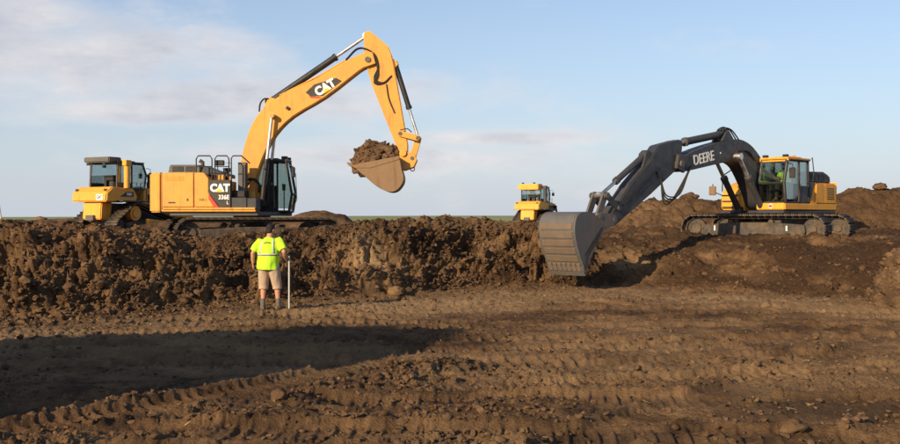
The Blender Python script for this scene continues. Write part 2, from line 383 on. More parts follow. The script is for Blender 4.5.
ny = -0.55 * (1 - sstep(1.8, 2.2, Wg)); nz = np.sqrt(1 - ny ** 2)
# pit floor: gentle swells, dozer and excavator tracks, a torn-up ridge in the foreground
fl = 1 - sstep(0.97, 1.06, Wg)
h = 0.05 * fbm(Xg * 0.25, Yg * 0.25, 3, 40) + 0.035 * fbm(Xg * 1.1, Yg * 1.1, 3, 44)
torn = sstep(0.05, 0.45, fbm(Xg * 0.5 + 4, Yg * 0.35, 3, 50))
h += torn * (0.025 * clumps(wx / 0.30, Yg / 0.30, 12) + 0.03 * clumps(wx / 0.13, Yg / 0.13, 13)) + 0.022 * clumps(wx / 0.07, Yg / 0.07, 14) + 0.014 * facets(wx / 0.12, Yg / 0.12, 313) + 0.014 * c4
for ang, sx_, sy_, amp_, sd_ in ((0.42, 0.085, 0.24, 0.055, 201), (-0.25, 0.09, 0.26, 0.055, 205), (1.15, 0.10, 0.26, 0.045, 209)):
    ca, sa = math.cos(ang), math.sin(ang); k_ = np.nonzero(Wg < 1.05); xx = Xg[k_]; yy = Yg[k_]
    a_ = xx * ca + yy * sa + 0.05 * fbm(xx * 1.5, yy * 1.5, 2, sd_); b_ = -xx * sa + yy * ca + 0.12 * fbm(xx * .8, yy * .8, 2, sd_ + 1)
    h[k_] += amp_ * sstep(-0.15, 0.3, fbm(xx * 0.28 + sd_, yy * 0.22, 3, sd_ + 2)) * np.maximum(0, clumps(a_ / sx_, b_ / sy_, sd_) - 0.25)
def lane(h, p0, p1, width, pitch, amp, seed, bend=0.0):
    d = np.array(p1) - np.array(p0); L = np.hypot(*d); d = d / L
    a = (Xg - p0[0]) * d[0] + (Yg - p0[1]) * d[1]; b = -(Xg - p0[0]) * d[1] + (Yg - p0[1]) * d[0]
    b = b + bend * ((a / L - 0.5) ** 2) * 4
    k = np.nonzero((np.abs(b) < width / 2 + 0.5) & (a > -0.4) & (a < L + 0.7)); a = a[k]; b = b[k]; hk = h[k]
    b = b + 0.12 * fbm(a * 0.4, b * 0.1, 2, seed)
    ends = sstep(-0.3, 0.4, a) * (1 - sstep(L - 0.6, L + 0.6, a))
    on = (1 - sstep(width / 2 - 0.06, width / 2 + 0.05, np.abs(b))) * ends
    ph = a + 0.05 * fbm(a * 2, b * 2, 2, seed + 3)
    cle = np.abs(((ph / pitch) % 1.0) - 0.5) * 2
    keep = sstep(-0.6, 0.1, fbm(a * 0.6, b * 1.5, 3, seed + 7))
    berm = np.exp(-((np.abs(b) - width / 2 - 0.07) / 0.08) ** 2) * ends
    h[k] = hk * (1 - 0.6 * on) + on * (-0.035 + amp * keep * sstep(0.45, 0.95, cle)) + berm * 0.028 * (0.4 + clumps(a / 0.25, b / 0.25, seed))
    return h
lanes = [((-1.2, 6.0), (10.5, 20.0), 0.7, 0.16, 0.035, 60, 0.6), ((0.9, 5.8), (12.5, 18.5), 0.7, 0.16, 0.035, 64, 0.6),
         ((-7.0, 15.3), (9.5, 16.2), 0.75, 0.22, 0.05, 68, 0.5), ((-8.0, 12.6), (2.0, 13.6), 0.75, 0.22, 0.05, 72, 0.3),
         ((-5.0, 7.2), (-0.4, 14.0), 0.6, 0.16, 0.035, 76, -0.3), ((-1.5, 10.8), (8.0, 10.4), 0.65, 0.15, 0.032, 80, 0.5),
         ((3.0, 23.5), (9.5, 12.0), 0.7, 0.21, 0.05, 84, 0.5), ((-4.0, 20.0), (7.5, 21.8), 0.8, 0.24, 0.05, 88, 0.4),
         ((-9.0, 18.0), (-1.0, 19.5), 0.8, 0.24, 0.05, 92, 0.3), ((-3.0, 9.2), (6.0, 8.4), 0.65, 0.15, 0.03, 96, 0.4),
         ((-6.0, 17.0), (11.0, 18.2), 0.6, 0.2, 0.05, 401, 0.6), ((-5.0, 18.2), (11.0, 19.6), 0.6, 0.2, 0.05, 405, 0.6), ((0.5, 11.6), (9.0, 13.4), 0.6, 0.17, 0.045, 409, 0.4),
         ((0.0, 12.9), (9.0, 14.8), 0.6, 0.17, 0.045, 413, 0.4), ((-6.0, 14.0), (3.0, 14.9), 0.6, 0.18, 0.045, 417, 0.3), ((1.5, 20.5), (10.5, 20.0), 0.6, 0.22, 0.05, 421, -0.4)]
for L_ in lanes: h = lane(h, *L_)
def ridge(h, pts, w, amp, seed):
    g = np.zeros_like(h)
    for (ax, ay), (bx, by) in zip(pts, pts[1:]):
        vx, vy = bx - ax, by - ay; q = np.clip(((Xg - ax) * vx + (Yg - ay) * vy) / (vx * vx + vy * vy), 0, 1)
        dd = np.hypot(Xg - ax - q * vx + 0.12 * wob, Yg - ay - q * vy + 0.12 * wob2); g = np.maximum(g, np.exp(-(dd / w) ** 2))
    k = np.nonzero(g > 0.01); x_ = wx[k]; y_ = Yg[k]
    h[k] += amp * g[k] * (0.2 + 1.0 * clumps(x_ / 0.26, y_ / 0.26, seed) + 0.5 * clumps(x_ / 0.12, y_ / 0.12, seed + 1))
    return h
wob = fbm(Xg * 1.8, Yg * 1.8, 2, 140); wob2 = fbm(Xg * 1.8 + 30, Yg * 1.8, 2, 144)
h = ridge(h, [(0.2, 12.9), (-0.9, 11.6), (-1.6, 10.4)], 0.30, 0.10, 101)
h = ridge(h, [(-1.5, 9.6), (-2.2, 9.2), (-2.5, 8.6)], 0.34, 0.07, 104)
h = ridge(h, [(1.6, 8.8), (2.3, 8.9), (3.0, 8.7)], 0.3, 0.06, 107)
h = ridge(h, [(2.6, 15.4), (3.3, 15.6), (4.2, 14.9)], 0.25, 0.10, 110)
h = ridge(h, [(-3.3, 8.2), (-3.9, 8.4)], 0.4, 0.08, 113)
h = ridge(h, [(3.6, 13.0), (5.6, 12.4)], 0.25, 0.07, 116)
Xs = Xg; Ys = Yg + ny * disp * 1.0; Zs = Zg + nz * disp + fl * h + lipw
# toe rubble skirt
Zs += 0.16 * np.exp(-((S - 0.15) / 0.55) ** 2) * left * clumps(wx / 0.3, ws / 0.3, 33)
nr, nc = Xg.shape
verts = np.stack([Xs, Ys, Zs], -1).reshape(-1, 3)
def grid_mesh(name, verts, nr, nc):
    me = bpy.data.meshes.new(name)
    i = np.arange((nr - 1) * nc).reshape(nr - 1, nc)[:, :-1].ravel()
    f = np.stack([i, i + 1, i + nc + 1, i + nc], -1).astype(np.int32)
    me.vertices.add(len(verts)); me.vertices.foreach_set('co', verts.astype(np.float32).ravel())
    me.loops.add(f.size); me.loops.foreach_set('vertex_index', f.ravel())
    me.polygons.add(len(f)); me.polygons.foreach_set('loop_start', np.arange(0, f.size, 4, dtype=np.int32))
    me.update(calc_edges=True)
    return me
gme = grid_mesh('ground', verts, nr, nc)
# colour of the soil itself: pale clay showing in places, dark topsoil elsewhere
clay = 0.10 + 0.40 * fl * sstep(-0.2, 0.5, fbm(Xg * 0.3, Yg * 0.22, 3, 120))
def patch(x, y, rx, ry, v): return v * np.exp(-((Xg - x) / rx) ** 2 - ((Yg - y) / ry) ** 2)
clay += patch(-1.95, 25.4, 0.8, 1.1, 1.0) + patch(5.2, 29.3, 0.9, 1.3, 0.55) + patch(7.0, 41.0, 3.0, 2.5, 0.22)
clay += fl * (0.5 * np.exp(-((S + 3.0) / 2.4) ** 2) + patch(-1.0, 21.0, 4.0, 2.0, 0.3) + patch(4.5, 23.5, 4, 2, 0.25))
clay -= fl * patch(2.5, 19.5, 3.0, 1.6, 0.25)
clay += bank * left * 0.25 * fold2 + fl * 0.22 * fbm(Xg * 0.35, Yg * 1.3, 3, 160)
at = gme.attributes.new('clay', 'FLOAT', 'POINT'); at.data.foreach_set('value', np.clip(clay, 0, 1).astype(np.float32).ravel())
top = 0.95 * slopey * (1 - left) * (1 - sstep(3.2, 4.4, Wg)) * sstep(-0.45, 0.1, fold) + bank * left * 0.8 * sstep(-0.05, 0.45, fbm(Xg * 0.7 + 9, S * 0.9, 3, 150))
top += fl * 0.3 * sstep(-0.1, 0.4, fbm(Xg * 1.3, Yg * 0.8, 3, 158)) + fl * 0.8 * sstep(-0.02, 0.45, fbm(Xg * 0.22 + 3, Yg * 0.4, 3, 154)) + 0.6 * slopey * (1 - left) * sstep(3.6, 4.6, Wg) * (0.35 + 0.65 * sstep(0.2, 0.28, Xg / Yg))
top *= 1 - 0.75 * fl * np.exp(-((S + 3.0) / 2.6) ** 2)
top *= 1 - np.clip(patch(-1.95, 25.4, 0.9, 1.2, 1.3) + patch(5.2, 29.3, 1.0, 1.4, 1.0), 0, 1)
at = gme.attributes.new('topsoil', 'FLOAT', 'POINT'); at.data.foreach_set('value', np.clip(top, 0, 1).astype(np.float32).ravel())
ground = link_mesh('ground', gme, 'soil', None, 0); tag(ground, kind='structure')
def ground_z(x, y):
    i = int(np.argmin((Xs - x) ** 2 + (Ys - y) ** 2)); return float(Zs.flat[i])

# bare earth round about, so the pit goes on behind and beside the camera
bm = B()
g0 = 40
vv = [[bm.verts.new((-160 + 320 * i / g0, -160 + 178 * j / g0, -0.12 + 0.05 * math.sin(i * 1.7) * math.cos(j * 2.3))) for i in range(g0 + 1)] for j in range(g0 + 1)]
for j in range(g0):
    for i in range(g0): bm.faces.new((vv[j][i], vv[j][i + 1], vv[j + 1][i + 1], vv[j + 1][i]))
tag(fin('pit_floor', bm, 'soil', sharp=0), kind='structure')
# field of crops to the horizon
bm = B()
ds = [62, 80, 110, 160, 240, 400, 700, 1200, 2200, 4500, 9000]; us = [-3 + 6 * i / 40 for i in range(41)]
vv = []
for d in ds:
    row = []
    for u in us:
        slope = 0.0012 + 0.0016 * max(0, min(1, (u + 0.5) / 0.5))
        z = 1.25 + 0.35 * min(1, (d - 62) / 30) + slope * min(d - 62, 1500) if d > 62 else 1.25
        row.append(bm.verts.new((u * d, d, z + (random.uniform(-.05, .05) if d < 500 else 0))))
    vv.append(row)
for j in range(len(ds) - 1):
    for i in range(40): bm.faces.new((vv[j][i], vv[j][i + 1], vv[j + 1][i + 1], vv[j + 1][i]))
tag(fin('field', bm, 'crop', sharp=0), kind='structure')

# ------------------------------------------------------------------ loose clods
def clod_protos(n, sub, amp):
    out = []
    for k in range(n):
        bm = B(); bmesh.ops.create_icosphere(bm, subdivisions=sub, radius=1.0)
        off = Vector((k * 3.7, 1.3 * k, 9))
        pl = [Vector((random.gauss(0, 1), random.gauss(0, 1), random.gauss(0, 1))).normalized() for _ in range(5)]
        for v in bm.verts:
            s = 1 + amp * mnoise.noise(v.co * 1.3 + off) + amp * 0.5 * mnoise.noise(v.co * 3 + off)
            for q in pl:
                dd = v.co.normalized().dot(q)
                if dd > 0.55: s *= 0.62 / dd if dd > 0.62 else 1
            v.co *= s
        bm.verts.ensure_lookup_table()
        out.append((np.array([v.co[:] for v in bm.verts]), np.array([[v.index for v in f.verts] for f in bm.faces]))); bm.free()
    return out
def scatter(name, mat, pos, size, protos, parent=None, flat=0.75):
    V = []; F = []; o = 0; P = len(protos)
    for k in range(P):
        pv, pf = protos[k]; ps = pos[k::P]; ss = size[k::P]; n = len(ss)
        if not n: continue
        q = rng.normal(size=(n, 4)); q /= np.linalg.norm(q, axis=1)[:, None]; a, b, c, d = q.T
        Rm = np.stack([1 - 2 * (c * c + d * d), 2 * (b * c - a * d), 2 * (b * d + a * c), 2 * (b * c + a * d), 1 - 2 * (b * b + d * d), 2 * (c * d - a * b),
                       2 * (b * d - a * c), 2 * (c * d + a * b), 1 - 2 * (b * b + c * c)], -1).reshape(n, 3, 3)
        sc = ss[:, None] * rng.uniform((.75, .75, .6), (1.3, 1.2, 1.0), (n, 3))
        w = np.einsum('nij,nvj->nvi', Rm, pv[None] * sc[:, None, :]); w[..., 2] *= flat
        w += ps[:, None, :]; w[..., 2] += ss[:, None] * 0.2
        V.append(w.reshape(-1, 3)); F.append((pf[None] + (o + np.arange(n) * len(pv))[:, None, None]).reshape(-1, 3)); o += n * len(pv)
    V = np.concatenate(V); F = np.concatenate(F).astype(np.int32)
    me = bpy.data.meshes.new(name)
    me.vertices.add(len(V)); me.vertices.foreach_set('co', V.astype(np.float32).ravel())
    me.loops.add(F.size); me.loops.foreach_set('vertex_index', F.ravel())
    me.polygons.add(len(F)); me.polygons.foreach_set('loop_start', np.arange(0, F.size, 3, dtype=np.int32))
    me.update(calc_edges=True)
    return link_mesh(name, me, mat, parent, 50)
pr2 = clod_protos(10, 2, 0.45); pr1 = clod_protos(8, 1, 0.45)
cell = np.abs(Xg) < 0.53 * Yg
def pick(weight, n):
    w = (weight * cell * Dg ** 0.5).ravel(); w = w / w.sum()
    return rng.choice(w.size, n, p=w)
wbank = (1 - np.clip(patch(-1.95, 25.4, 0.8, 1.1, 1.0) * 1.3, 0, 1)) * left * sstep(0.98, 1.02, Wg) * (1 - sstep(2.05, 2.3, Wg))
wtoe = np.exp(-((S + 0.3) / (0.7 + 0.5 * left)) ** 2) * (0.25 + 0.75 * left)
wslope = (1 - left) * sstep(1.0, 1.1, Wg) * (1 - sstep(4.8, 5.2, Wg)) * (0.15 + sstep(0.0, 0.5, fold2))
wfloor = fl * (0.12 + torn * 1.0) * (Yg / 10) ** -0.3
ridgy = fl * np.clip(h - 0.06, 0, 0.2)
# bigger clods of the bank and of the floor
idx = np.concatenate([pick(wbank * (1 - sstep(1.7, 1.9, Wg)), 420), pick(wtoe, 200), pick(wslope, 110)])
sz = np.clip(rng.lognormal(math.log(0.06), 0.38, idx.size), 0.04, 0.14)
tag(scatter('bank_clods', 'clod', verts[idx], sz, pr2), 'loose brown clods of soil lying over the cut bank', 'soil clods', kind='stuff')
idx = np.concatenate([pick(wbank, 9500), pick(wtoe, 3000), pick(wslope, 1300)])
sz = np.clip(rng.lognormal(math.log(0.034), 0.42, idx.size), 0.02, 0.12)
tag(scatter('bank_crumbs', 'clod', verts[idx], sz, pr1), 'small crumbs of soil spilled down the bank', 'soil crumbs', kind='stuff')
idx = np.concatenate([pick(wfloor, 4200), pick(ridgy, 2000)])
sz = np.clip(rng.lognormal(math.log(0.022), 0.45, idx.size), 0.008, 0.06)
tag(scatter('floor_crumbs', 'clod', verts[idx], sz, pr2[:6]), 'brown crumbs of soil strewn over the pit floor', 'soil crumbs', kind='stuff')
idx = np.concatenate([pick(fl * (0.1 + sstep(0.2, 0.6, clay)), 1500), pick(wtoe, 250)])
sz = np.clip(rng.lognormal(math.log(0.022), 0.4, idx.size), 0.008, 0.08)
tag(scatter('clay_crumbs', 'clod_clay', verts[idx], sz, pr1), 'pale clay crumbs strewn over the pit floor', 'clay crumbs', kind='stuff')

sl = [(np.array([[-1, -.09, 0], [1, -.05, .05], [1, .07, .05], [-1, .09, 0], [0, 0, .12]]) * (1, 1, 1), np.array([[0, 1, 4], [1, 2, 4], [2, 3, 4], [3, 0, 4], [0, 2, 1], [0, 3, 2]]))]
idx = pick(fl * (0.06 + 0.5 * np.exp(-((S + 3.0) / 2.6) ** 2) + 0.35 * sstep(0.1, 0.5, fbm(Xg * .3, Yg * .3, 2, 170))), 2200)
tag(scatter('straw_flecks', 'straw', verts[idx] + np.array([0, 0, .006]), np.clip(rng.lognormal(math.log(.026), .45, idx.size), .010, .055), sl, flat=0.35), 'pale bits of straw and root strewn over the pit floor', 'straw', kind='stuff')
def lump(name, x, y, r, mat, label, cat, zoff=0.0, scale=(1, 1, 1), z=None, sub=3, rz=0.0, amp=0.5):
    bm = B(); bmesh.ops.create_icosphere(bm, subdivisions=sub, radius=1.0)
    off = Vector((x, y, r * 7))
    for v in bm.verts:
        s = 1 + amp * 0.6 * mnoise.noise(v.co * 1.1 + off) + amp * 0.4 * mnoise.noise(v.co * 2.7 + off) + amp * 0.25 * mnoise.noise(v.co * 6 + off)
        v.co = Vector((v.co.x * scale[0], v.co.y * scale[1], v.co.z * scale[2])) * (s * r)
    o = fin(name, bm, mat, sharp=0); gz = ground_z(x, y) if z is None else z
    o.location = (x, y, gz + zoff); o.rotation_euler.z = rz
    return tag(o, label, cat)
lump('rock', -1.32, 24.35, 0.17, 'clod_clay', 'pale angular rock at the foot of the bank below the tan patch', 'rock', 0.08, (1.1, .8, .8), amp=.8)
lump('rock', 9.95, 41.4, 0.22, 'clod', 'dark boulder of soil on the ridge left of the grey boomed excavator', 'soil boulder', 0.15, (1.3, 1, .75), amp=.8)
lump('rock', 17.05, 39.6, 0.20, 'clod', 'dark boulder of soil on the ridge near the right edge', 'soil boulder', 0.12, (1.3, 1, .7), amp=.8)
lump('soil_lump', 6.05, 25.2, 0.16, 'clod', 'clod lying before the slope right of the big grey bucket', 'soil clod', 0.05, (1.3, 1, .7), amp=.8)
lump('soil_lump', 3.05, 8.9, 0.09, 'clod', 'clod among loose crumbs in the right foreground', 'soil clod', 0.05, (1.3, 1, .8), amp=.8)
lump('soil_lump', -1.75, 10.2, 0.07, 'clod', 'clod on the torn ridge at the edge of the big shadow', 'soil clod', 0.05, (1.2, 1, .9), amp=.8)

# tall lump of spoil at the right edge of the pit
bm = B(); n_u, n_v = 90, 60; rings = []
for j in range(n_v + 1):
    v = j / n_v; z = 1.5 * v; rr = 0.95 * (1 - v ** 3.2) ** 0.5 if v < 1 else 0.02
    ring = []
    for i in range(n_u):
        a = 2 * math.pi * i / n_u; q = Vector((math.cos(a) * 1.2, math.sin(a) * 1.2, z * 1.6))
        r_ = max(0.01, rr * (1 + 0.18 * mnoise.noise(q * 1.2) + 0.14 * mnoise.noise(q * 3.1) + 0.09 * mnoise.noise(q * 8)))
        ring.append(bm.verts.new((r_ * math.cos(a), r_ * math.sin(a) * 1.2, z - 0.1)))
    rings.append(ring)
for a, b in zip(rings, rings[1:]):
    for i in range(n_u): bm.faces.new((a[i], a[(i + 1) % n_u], b[(i + 1) % n_u], b[i]))
bm.faces.new(rings[-1])
o = fin('spoil_heap', bm, 'clod', sharp=0); o.location = (10.16, 21.5, 0)
hv = np.array([v.co[:] for v in o.data.vertices]); hi = rng.choice(len(hv), 700)
scatter('heap_crumbs', 'clod_clay', hv[hi], np.clip(rng.lognormal(math.log(.03), .5, 700), .012, .10), pr2[:6], o)['kind'] = 'stuff'
tag(o, 'tall rounded heap of light brown soil at the right edge of the pit', 'soil heap')

# unseen pile added off frame to the left, shaped to cast the foreground shadow
sd = -SUN_XY; nd = Vector((-sd.y, sd.x))
ns, nn = 60, 130; pv = []
for j in range(nn + 1):
    n_ = 8.0 + 13.5 * j / nn
    Hn = np.interp(n_, [8.0, 8.9, 9.4, 9.9, 12.5, 13.6, 15.0, 18.0, 21.5], [0, 0.3, 5.0, 5.8, 5.55, 5.0, 4.0, 2.0, 0])
    for i in range(ns + 1):
        s_ = -5.5 + 7.0 * i / ns
        pr = max(0.0, 1 - abs((s_ + 2.0) / 3.5) ** 1.7)
        zz = Hn * pr * (1 + 0.10 * mnoise.noise((s_ * .9, n_ * .9, 2))) * 1.02 + 0.5 * pr * mnoise.noise((s_ * 2.5, n_ * 2.5, 5)) * min(1, Hn)
        p_ = sd * s_ + nd * n_
        pv.append((p_.x, p_.y, zz - 0.12))
me = grid_mesh('shadow_pile', np.array(pv), nn + 1, ns + 1)
tag(link_mesh('shadow_pile', me, 'clod', None, 0), 'unseen pile of soil added to cast the foreground shadow', 'soil pile')

# ------------------------------------------------------------------ machine helpers
def hull_path(circles, step=None):                # belt round circles (x, z, r), counter-clockwise
    n = len(circles); tang = []
    for i in range(n):
        (x1, z1, r1), (x2, z2, r2) = circles[i], circles[(i + 1) % n]
        ex, ez = x2 - x1, z2 - z1; L = math.hypot(ex, ez); ex /= L; ez /= L
        c = (r1 - r2) / L; s = math.sqrt(max(0, 1 - c * c))
        nx, nz = ex * c + ez * s, ez * c - ex * s
        tang.append(((x1 + nx * r1, z1 + nz * r1), (x2 + nx * r2, z2 + nz * r2), math.atan2(nz, nx)))
    pts = []
    for i in range(n):
        a0 = tang[i - 1][2]; a1 = tang[i][2]; x, z, r = circles[i]
        while a1 < a0: a1 += 2 * math.pi
        k = max(2, int((a1 - a0) / 0.12))
        for j in range(k + 1):
            a = a0 + (a1 - a0) * j / k; pts.append((x + r * math.cos(a), z + r * math.sin(a)))
    return pts
def along(pts, count):                            # evenly spaced points and headings on a closed belt
    P = [Vector((x, 0, z)) for x, z in pts]; P.append(P[0]); seg_ = [(b - a).length for a, b in zip(P, P[1:])]; tot = sum(seg_); out = []
    i = 0; acc = 0
    for k in range(count):
        t = tot * k / count
        while acc + seg_[i] < t: acc += seg_[i]; i += 1
        q = (t - acc) / max(seg_[i], 1e-6); p = P[i].lerp(P[i + 1], q); d = (P[i + 1] - P[i]).normalized()
        out.append((p.x, p.z, math.atan2(d.z, d.x)))
    return out, tot / count
shoe_cache = {}
def shoe_mesh(pitch, width, bars):
    key = (round(pitch, 3), width, bars)
    if key not in shoe_cache:
        bm = B(); box(bm, -pitch * 0.47, pitch * 0.47, -width / 2, width / 2, -0.035, 0.0)
        for b in range(bars):
            x = pitch * ((b + 0.5) / bars - 0.5) * 0.9
            box(bm, x - 0.014, x + 0.014, -width / 2 + 0.003, width / 2 - 0.003, -0.075 if bars > 1 else -0.095, -0.033)
        me = bpy.data.meshes.new('track_shoe'); bmesh.ops.recalc_face_normals(bm, faces=bm.faces); bm.to_mesh(me); bm.free()
        me.materials.append(M['track']); shoe_cache[key] = me
    return shoe_cache[key]
def wheel(name, parent, x, y, z, r, w, mat, rz, hub=0.4, hubmat=None, teeth=0):
    bm = B(); lx, ly = rot2(0, w / 2, rz)
    prof = [(0.0, r * .98), (0.02, r), (w - 0.02, r), (w, r * .98)]
    cyl(bm, (0, -w / 2, 0), (0, w / 2, 0), r, 28)
    for s in (-1, 1): cyl(bm, (0, s * w / 2, 0), (0, s * (w / 2 + 0.05), 0), r * hub, 18)
    for k in range(8):
        a = k * math.pi / 4
        for s in (-1, 1): cyl(bm, (r * .65 * math.cos(a), s * w / 2, r * .65 * math.sin(a)), (r * .65 * math.cos(a), s * (w / 2 + 0.025), r * .65 * math.sin(a)), 0.03, 8)
    o = fin(name, bm, mat, parent, 0.01); px, py = rot2(x, y, rz); o.location = (px, py, z); o.rotation_euler.z = rz
    return o
def track(root, y, rz, circles, width, shoes, bars=3, gauge_in=1):
    belt = hull_path(circles); pos, pitch = along(belt, shoes)
    bm = B()                                      # the chain the shoes are bolted to
    inner = [(x, z) for x, z in belt]; cx = sum(p[0] for p in inner) / len(inner); n = len(inner)
    for s in (-1, 1):
        a = [bm.verts.new((x, s * 0.10 - 0.04, z)) for x, z in inner]; b = [bm.verts.new((x, s * 0.10 + 0.04, z)) for x, z in inner]
        def shrink(i):
            p = Vector(inner[i]); t = (Vector(inner[(i + 1) % n]) - Vector(inner[i - 1])).normalized(); q = p + Vector((-t.y, t.x)) * 0.09
            return q
        a2 = [bm.verts.new((shrink(i).x, s * 0.10 - 0.04, shrink(i).y)) for i in range(n)]; b2 = [bm.verts.new((shrink(i).x, s * 0.10 + 0.04, shrink(i).y)) for i in range(n)]
        for i in range(n):
            j = (i + 1) % n
            for f in ((a[i], a[j], b[j], b[i]), (a2[i], b2[i], b2[j], a2[j]), (a[i], a2[i], a2[j], a[j]), (b[i], b[j], b2[j], b2[i])): bm.faces.new(f)
    t = fin('track', bm, 'track', root); px, py = rot2(0, y, rz); t.location = (px, py, 0); t.rotation_euler.z = rz
    me = shoe_mesh(pitch, width, bars)
    for x, z, a in pos:                           # counter-clockwise: outward is to the right of travel = local -z of the shoe
        s = bpy.data.objects.new('track_shoe', me); COL.objects.link(s); s.parent = t
        s.location = (x, 0, z); s.rotation_euler = (0, -a, 0)
    return t
def undercarriage(root, rz, half_len, gauge, shoe_w, h_, shoes):
    r = (h_ - 0.18) / 2; zc_ = r + 0.10
    circ = [(-half_len + r, zc_, r), (half_len - r, zc_, r)]
    for s in (-1, 1):
        y = s * gauge / 2
        track(root, y, rz, circ, shoe_w, shoes)
        wheel('idler', root, half_len - r, y, zc_, r - 0.09, 0.16, 'frame_dirty', rz)
        wheel('sprocket', root, -half_len + r, y, zc_, r - 0.09, 0.16, 'frame_dirty', rz, 0.55)
        L = half_len - r
        bm = B(); prism(bm, [(-L + .25, zc_ - .24), (L - .28, zc_ - .24), (L - .20, zc_ - .1), (L - .25, zc_ + .12), (0.5, zc_ + .2), (-0.5, zc_ + .2), (-L + .3, zc_ + .12)], y - 0.2, y + 0.2)
        f = fin('track_frame', bm, 'frame_dirty', root, 0.02); f.rotation_euler.z = rz
        for k in range(7):
            x = -L + 0.35 + k * (2 * L - 0.7) / 6
            wheel('roller', root, x, y, 0.30, 0.12, 0.3, 'frame_dirty', rz)
        for x in (-0.75, 0.6):
            wheel('carrier_roller', root, x, y, zc_ + r - 0.2, 0.085, 0.26, 'frame_dirty', rz)
    bm = B(); plan(bm, [(-0.9, -gauge / 2), (-0.55, -gauge / 2), (-0.45, -0.6), (0.45, -0.6), (0.55, -gauge / 2), (0.9, -gauge / 2), (0.9, gauge / 2), (0.55, gauge / 2), (0.45, 0.6), (-0.45, 0.6), (-0.55, gauge / 2), (-0.9, gauge / 2)], 0.46, 0.82)
    c = fin('car_body', bm, 'frame_dirty', root, 0.03); c.rotation_euler.z = rz
    bm = B(); cyl(bm, (0, 0, 0.80), (0, 0, 0.98), 0.72, 40); cyl(bm, (0, 0, 0.97), (0, 0, 1.12), 0.64, 40)
    fin('swing_bearing', bm, 'grey', root)
def ram(root, name, p0, pm, p1, rb, rr, y, mats=('black', 'chrome')):
    P0, P1 = Vector((p0[0], y, p0[1])), Vector((p1[0], y, p1[1])); Pm = P0.lerp(P1, pm)
    d = (P1 - P0).normalized()
    bm = B(); cyl(bm, P0, Pm, rb, 16); cyl(bm, Pm - d * 0.09, Pm + d * 0.02, rb * 1.18, 16); cyl(bm, P0 - Vector((0, rb * 1.1, 0)), P0 + Vector((0, rb * 1.1, 0)), rb * 1.25, 16)
    o = fin(name, bm, mats[0], root)
    bm = B(); cyl(bm, Pm, P1, rr, 14); cyl(bm, P1 - Vector((0, rb, 0)), P1 + Vector((0, rb, 0)), rb * 1.1, 16)
    fin('piston_rod', bm, mats[1], o)
    return o
def rail(root, name, pts, r=0.022, mat='black'):
    bm = B(); tube(bm, pts, r, 8); return fin(name, bm, mat, root)
